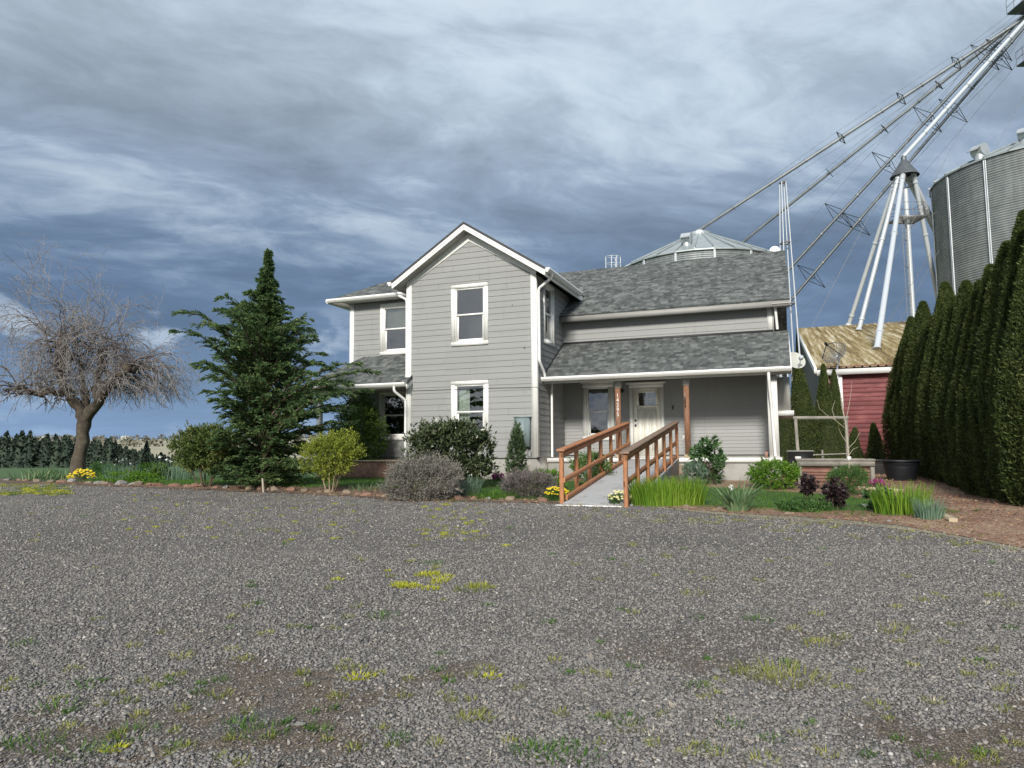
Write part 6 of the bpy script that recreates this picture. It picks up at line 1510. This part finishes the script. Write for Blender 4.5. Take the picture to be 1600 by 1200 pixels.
# loose stones
def stones(n, y0, y1, smin, smax, thr=True):
    y = y0 + (y1 - y0) * g.random(n) ** 1.0; x = g.uniform(-1, 1, n) * (y * .95 + .9); k = in_view(x, y, 380) & (y < np.interp(x, ex, ey) - .05 + .5 * g.random(n) ** 4); sf = np.sin(1.7 * x + .9 * y + .4) + np.sin(-1.1 * x + 2.6 * y + 2) + .6 * np.sin(4.3 * x + 3.1 * y + 1) + .4 * np.sin(-7.9 * x + 9.2 * y + .3)
    k &= g.random(n) > np.clip((sf - .1) / 1.1, 0, 1) * np.clip((6.0 - y) / 1.6, 0, .88); x, y = x[k], y[k]; N = len(x)
    sz = smin + (smax - smin) * g.random(N) ** 2; c = np.array([[a, b, d] for a in (-1, 1) for b in (-1, 1) for d in (-1, 1)], float)
    V = c[None] * np.array([1, .74, .34]) * (1 + g.normal(size=(N, 8, 3)) * .22); V[:, :, :2] *= np.where(c[None, :, 2:3] > 0, g.uniform(.45, .9, (N, 1, 1)), 1)
    V = V * sz[:, None, None] * .5; q = g.normal(size=(N, 2)) * .35; a = g.uniform(0, 2 * pi, N); ca, sa = np.cos(a)[:, None], np.sin(a)[:, None]
    Z = V[:, :, 2] + q[:, :1] * V[:, :, 0] + q[:, 1:] * V[:, :, 1]; Xr = V[:, :, 0] * ca - V[:, :, 1] * sa; Yr = V[:, :, 0] * sa + V[:, :, 1] * ca
    P = np.stack([Xr + x[:, None], Yr + y[:, None], Z + (gz(x, y) + .012 + sz * .10)[:, None]], 2); b = (np.arange(N) * 8)[:, None]
    F = np.concatenate([b + np.array(f) for f in ((0, 1, 3, 2), (4, 6, 7, 5), (0, 4, 5, 1), (2, 3, 7, 6), (0, 2, 6, 4), (1, 5, 7, 3))]); return P.reshape(-1, 3), F
m = M()
for a in ((120000, 2.6, 5.2, .009, .026), (90000, 5.2, 8.5, .011, .029), (40000, 8.5, 13.2, .016, .034), (24000, 13.2, 23, .022, .045)): m.add(*stones(*a))
mark(m.build('loose_gravel', 'stones', loc=(0, 0, 0)), 'crushed grey gravel stones covering the yard', 'gravel', kind='stuff')
n = 60000; x = g.uniform(-22, 13, n); y = g.uniform(6, 22, n); Ee = np.interp(x, ex, ey); k = in_view(x, y) & (y > Ee - 1.3 * g.random(n) ** 2.5) & ((x > LR) | (y < np.array([LN(a) for a in x]) + .05))
x, y = x[k], y[k]; N = len(x); m = M(); D = g.normal(size=(N, 3)); D[:, 2] *= .3; leafcloud(m, np.stack([x, y, gz(x, y) + .03], 1), D, g.uniform(.02, .07, N), g.uniform(.01, .025, N), curl=.1)
mark(m.build('bark_mulch', 'mulch_chips', loc=(0, 0, 0)), 'loose reddish bark chips over the beds and the path', 'mulch', kind='stuff')
for px_, py, s in ((1120, 1055, .07), (1575, 660, 0), (748, 904, .05), (468, 1137, .045), (775, 1090, .04), (515, 967, .05), (1203, 910, .05)):
    if not s: continue
    p = gp(px_, py); o = bpy.data.objects.new('pale_stone', RM[2]); sc.collection.objects.link(o); o.location = p + Vector((0, 0, .02)); o.scale = (s * .8, s * .6, s * .45); o.rotation_euler = (0, 0, px_)
    where = {1120: 'largest pale stone in the gravel, right of centre', 748: 'pale stone beside the yellow weed patch', 468: 'white stone near the bottom left', 775: 'white stone low in the middle of the gravel', 515: 'thin white stone left of centre in the gravel', 1203: 'flat pale stone far right of centre in the gravel'}[px_]
    mark(o, where, 'stone')

# ---- far trees -------------------------------------------------------------
def conifer_into(m, x, y, z, h, w_, n, g):
    q = g.random(n) ** .8; a = g.uniform(0, 2 * pi, n); lay = .75 + .25 * np.sin(q * 40 + a * 2); r = w_ * (1 - q) ** .8 * lay * g.uniform(.3, 1, n)
    P = np.stack([x + np.cos(a) * r * .6, y + np.sin(a) * r * .6, z + h * (.03 + .97 * q)], 1); D = np.stack([np.cos(a), np.sin(a), g.uniform(-.5, .3, n)], 1)
    leafcloud(m, P, D, w_ * .75 * (1.15 - q), w_ * .30, curl=0); m.tube([(x, y, z), (x, y, z + h * .5), (x, y, z + h)], [w_ * .7, w_ * .42, .02], 5)
g = np.random.default_rng(400); m = M()
for row in range(5):
    x = -470.0
    while x < -118 + row * 12:
        Y = 452 + row * 16 + g.uniform(-4, 4); px_ = 800 + F_PX * x / Y; hh = float(np.interp(px_, [-200, 60, 170, 210, 240, 330, 460], [23, 21.5, 18, 12.5, 9, 8, 7])) * g.uniform(.66, 1.15) - row * .5
        conifer_into(m, x, Y, float(gz(x, Y)) - .5, hh, hh * .30, 170, g); x += g.uniform(1.6, 3.6)
mark(m.build('conifer_wood', 'conifer_far', loc=(0, 0, 0)), 'dark belt of conifers beyond the green field', 'wood', kind='stuff')
for px_, hh, lab in ((229, 16.5, 'single spire shaped conifer at the right end of the far wood'), (252, 9, 'rounder lone dark tree right of the spire shaped conifer')):
    Y = 440; x = at(px_, 700, Y).x; z = float(gz(x, Y)); o = thing('far_conifer', lab, 'tree', (x, Y, z)); m = M(); conifer_into(m, x, Y, z, hh, hh * (.26 if px_ < 240 else .55), 700, g); m.build('crown', 'conifer_far', o)
    m = M(); m.tube([(x, Y, z - .3), (x, Y, z + hh * .2)], .3, 6); m.build('trunk', 'stem_brown', o)
m = M()
for _ in range(520):
    Y = g.choice([g.uniform(2350, 2680), g.uniform(2350, 2680), g.normal(1750, 25), g.normal(1330, 15)]); x = g.uniform(-1.0, .1) * Y * .85
    z = float(np.interp(Y, hy, hb)) + EYE + (3.5 * sin(x * .0031 + 1.3) + 2.2 * sin(x * .0093)) * (Y / 2700) ** 1.2; hh = g.uniform(6, 17); ww = hh * g.uniform(.3, .9); n = 26
    P = np.stack([x + g.normal(size=n) * ww * .5, Y + g.normal(size=n) * 2, z + hh * g.uniform(.1, .9, n)], 1); leafcloud(m, P, g.normal(size=(n, 3)) + [0, 0, .5], hh * .5, hh * .3, curl=0)
mark(m.build('distant_trees', 'far_foliage', loc=(0, 0, 0)), 'scattered trees with painted haze along the distant hills', 'trees', kind='stuff')
m = M()
for px_, Y in ((196, 2300), (68, 2200), (384, 2200)):
    p = at(px_, 690, Y); z = float(np.interp(Y, hy, hb)) + EYE; m.box(lambda a, b, c: Vector((p.x + a, p.y + b, z + c)), -12, 12, -8, 8, 0, 7); m.prism([Vector((p.x + a, p.y + b, z + 7)) for a, b in ((-13, -9), (13, -9), (13, 9), (-13, 9))], [Vector((p.x + a, p.y + b, z + 12)) for a, b in ((-13, -.1), (13, -.1), (13, .1), (-13, .1))])
mark(m.build('distant_farmhouses', 'dish_grey', loc=(0, 0, 0)), 'tiny pale farm buildings on the far hills', 'farm buildings', kind='stuff')

for ob in bpy.data.objects:
    for k in ('_org', '_w'):
        if k in ob: del ob[k]
sc.cycles.max_bounces = 6; sc.cycles.sample_clamp_indirect = 3; sc.cycles.sample_clamp_direct = 12; sc.cycles.transparent_max_bounces = 12; sc.cycles.use_denoising = True
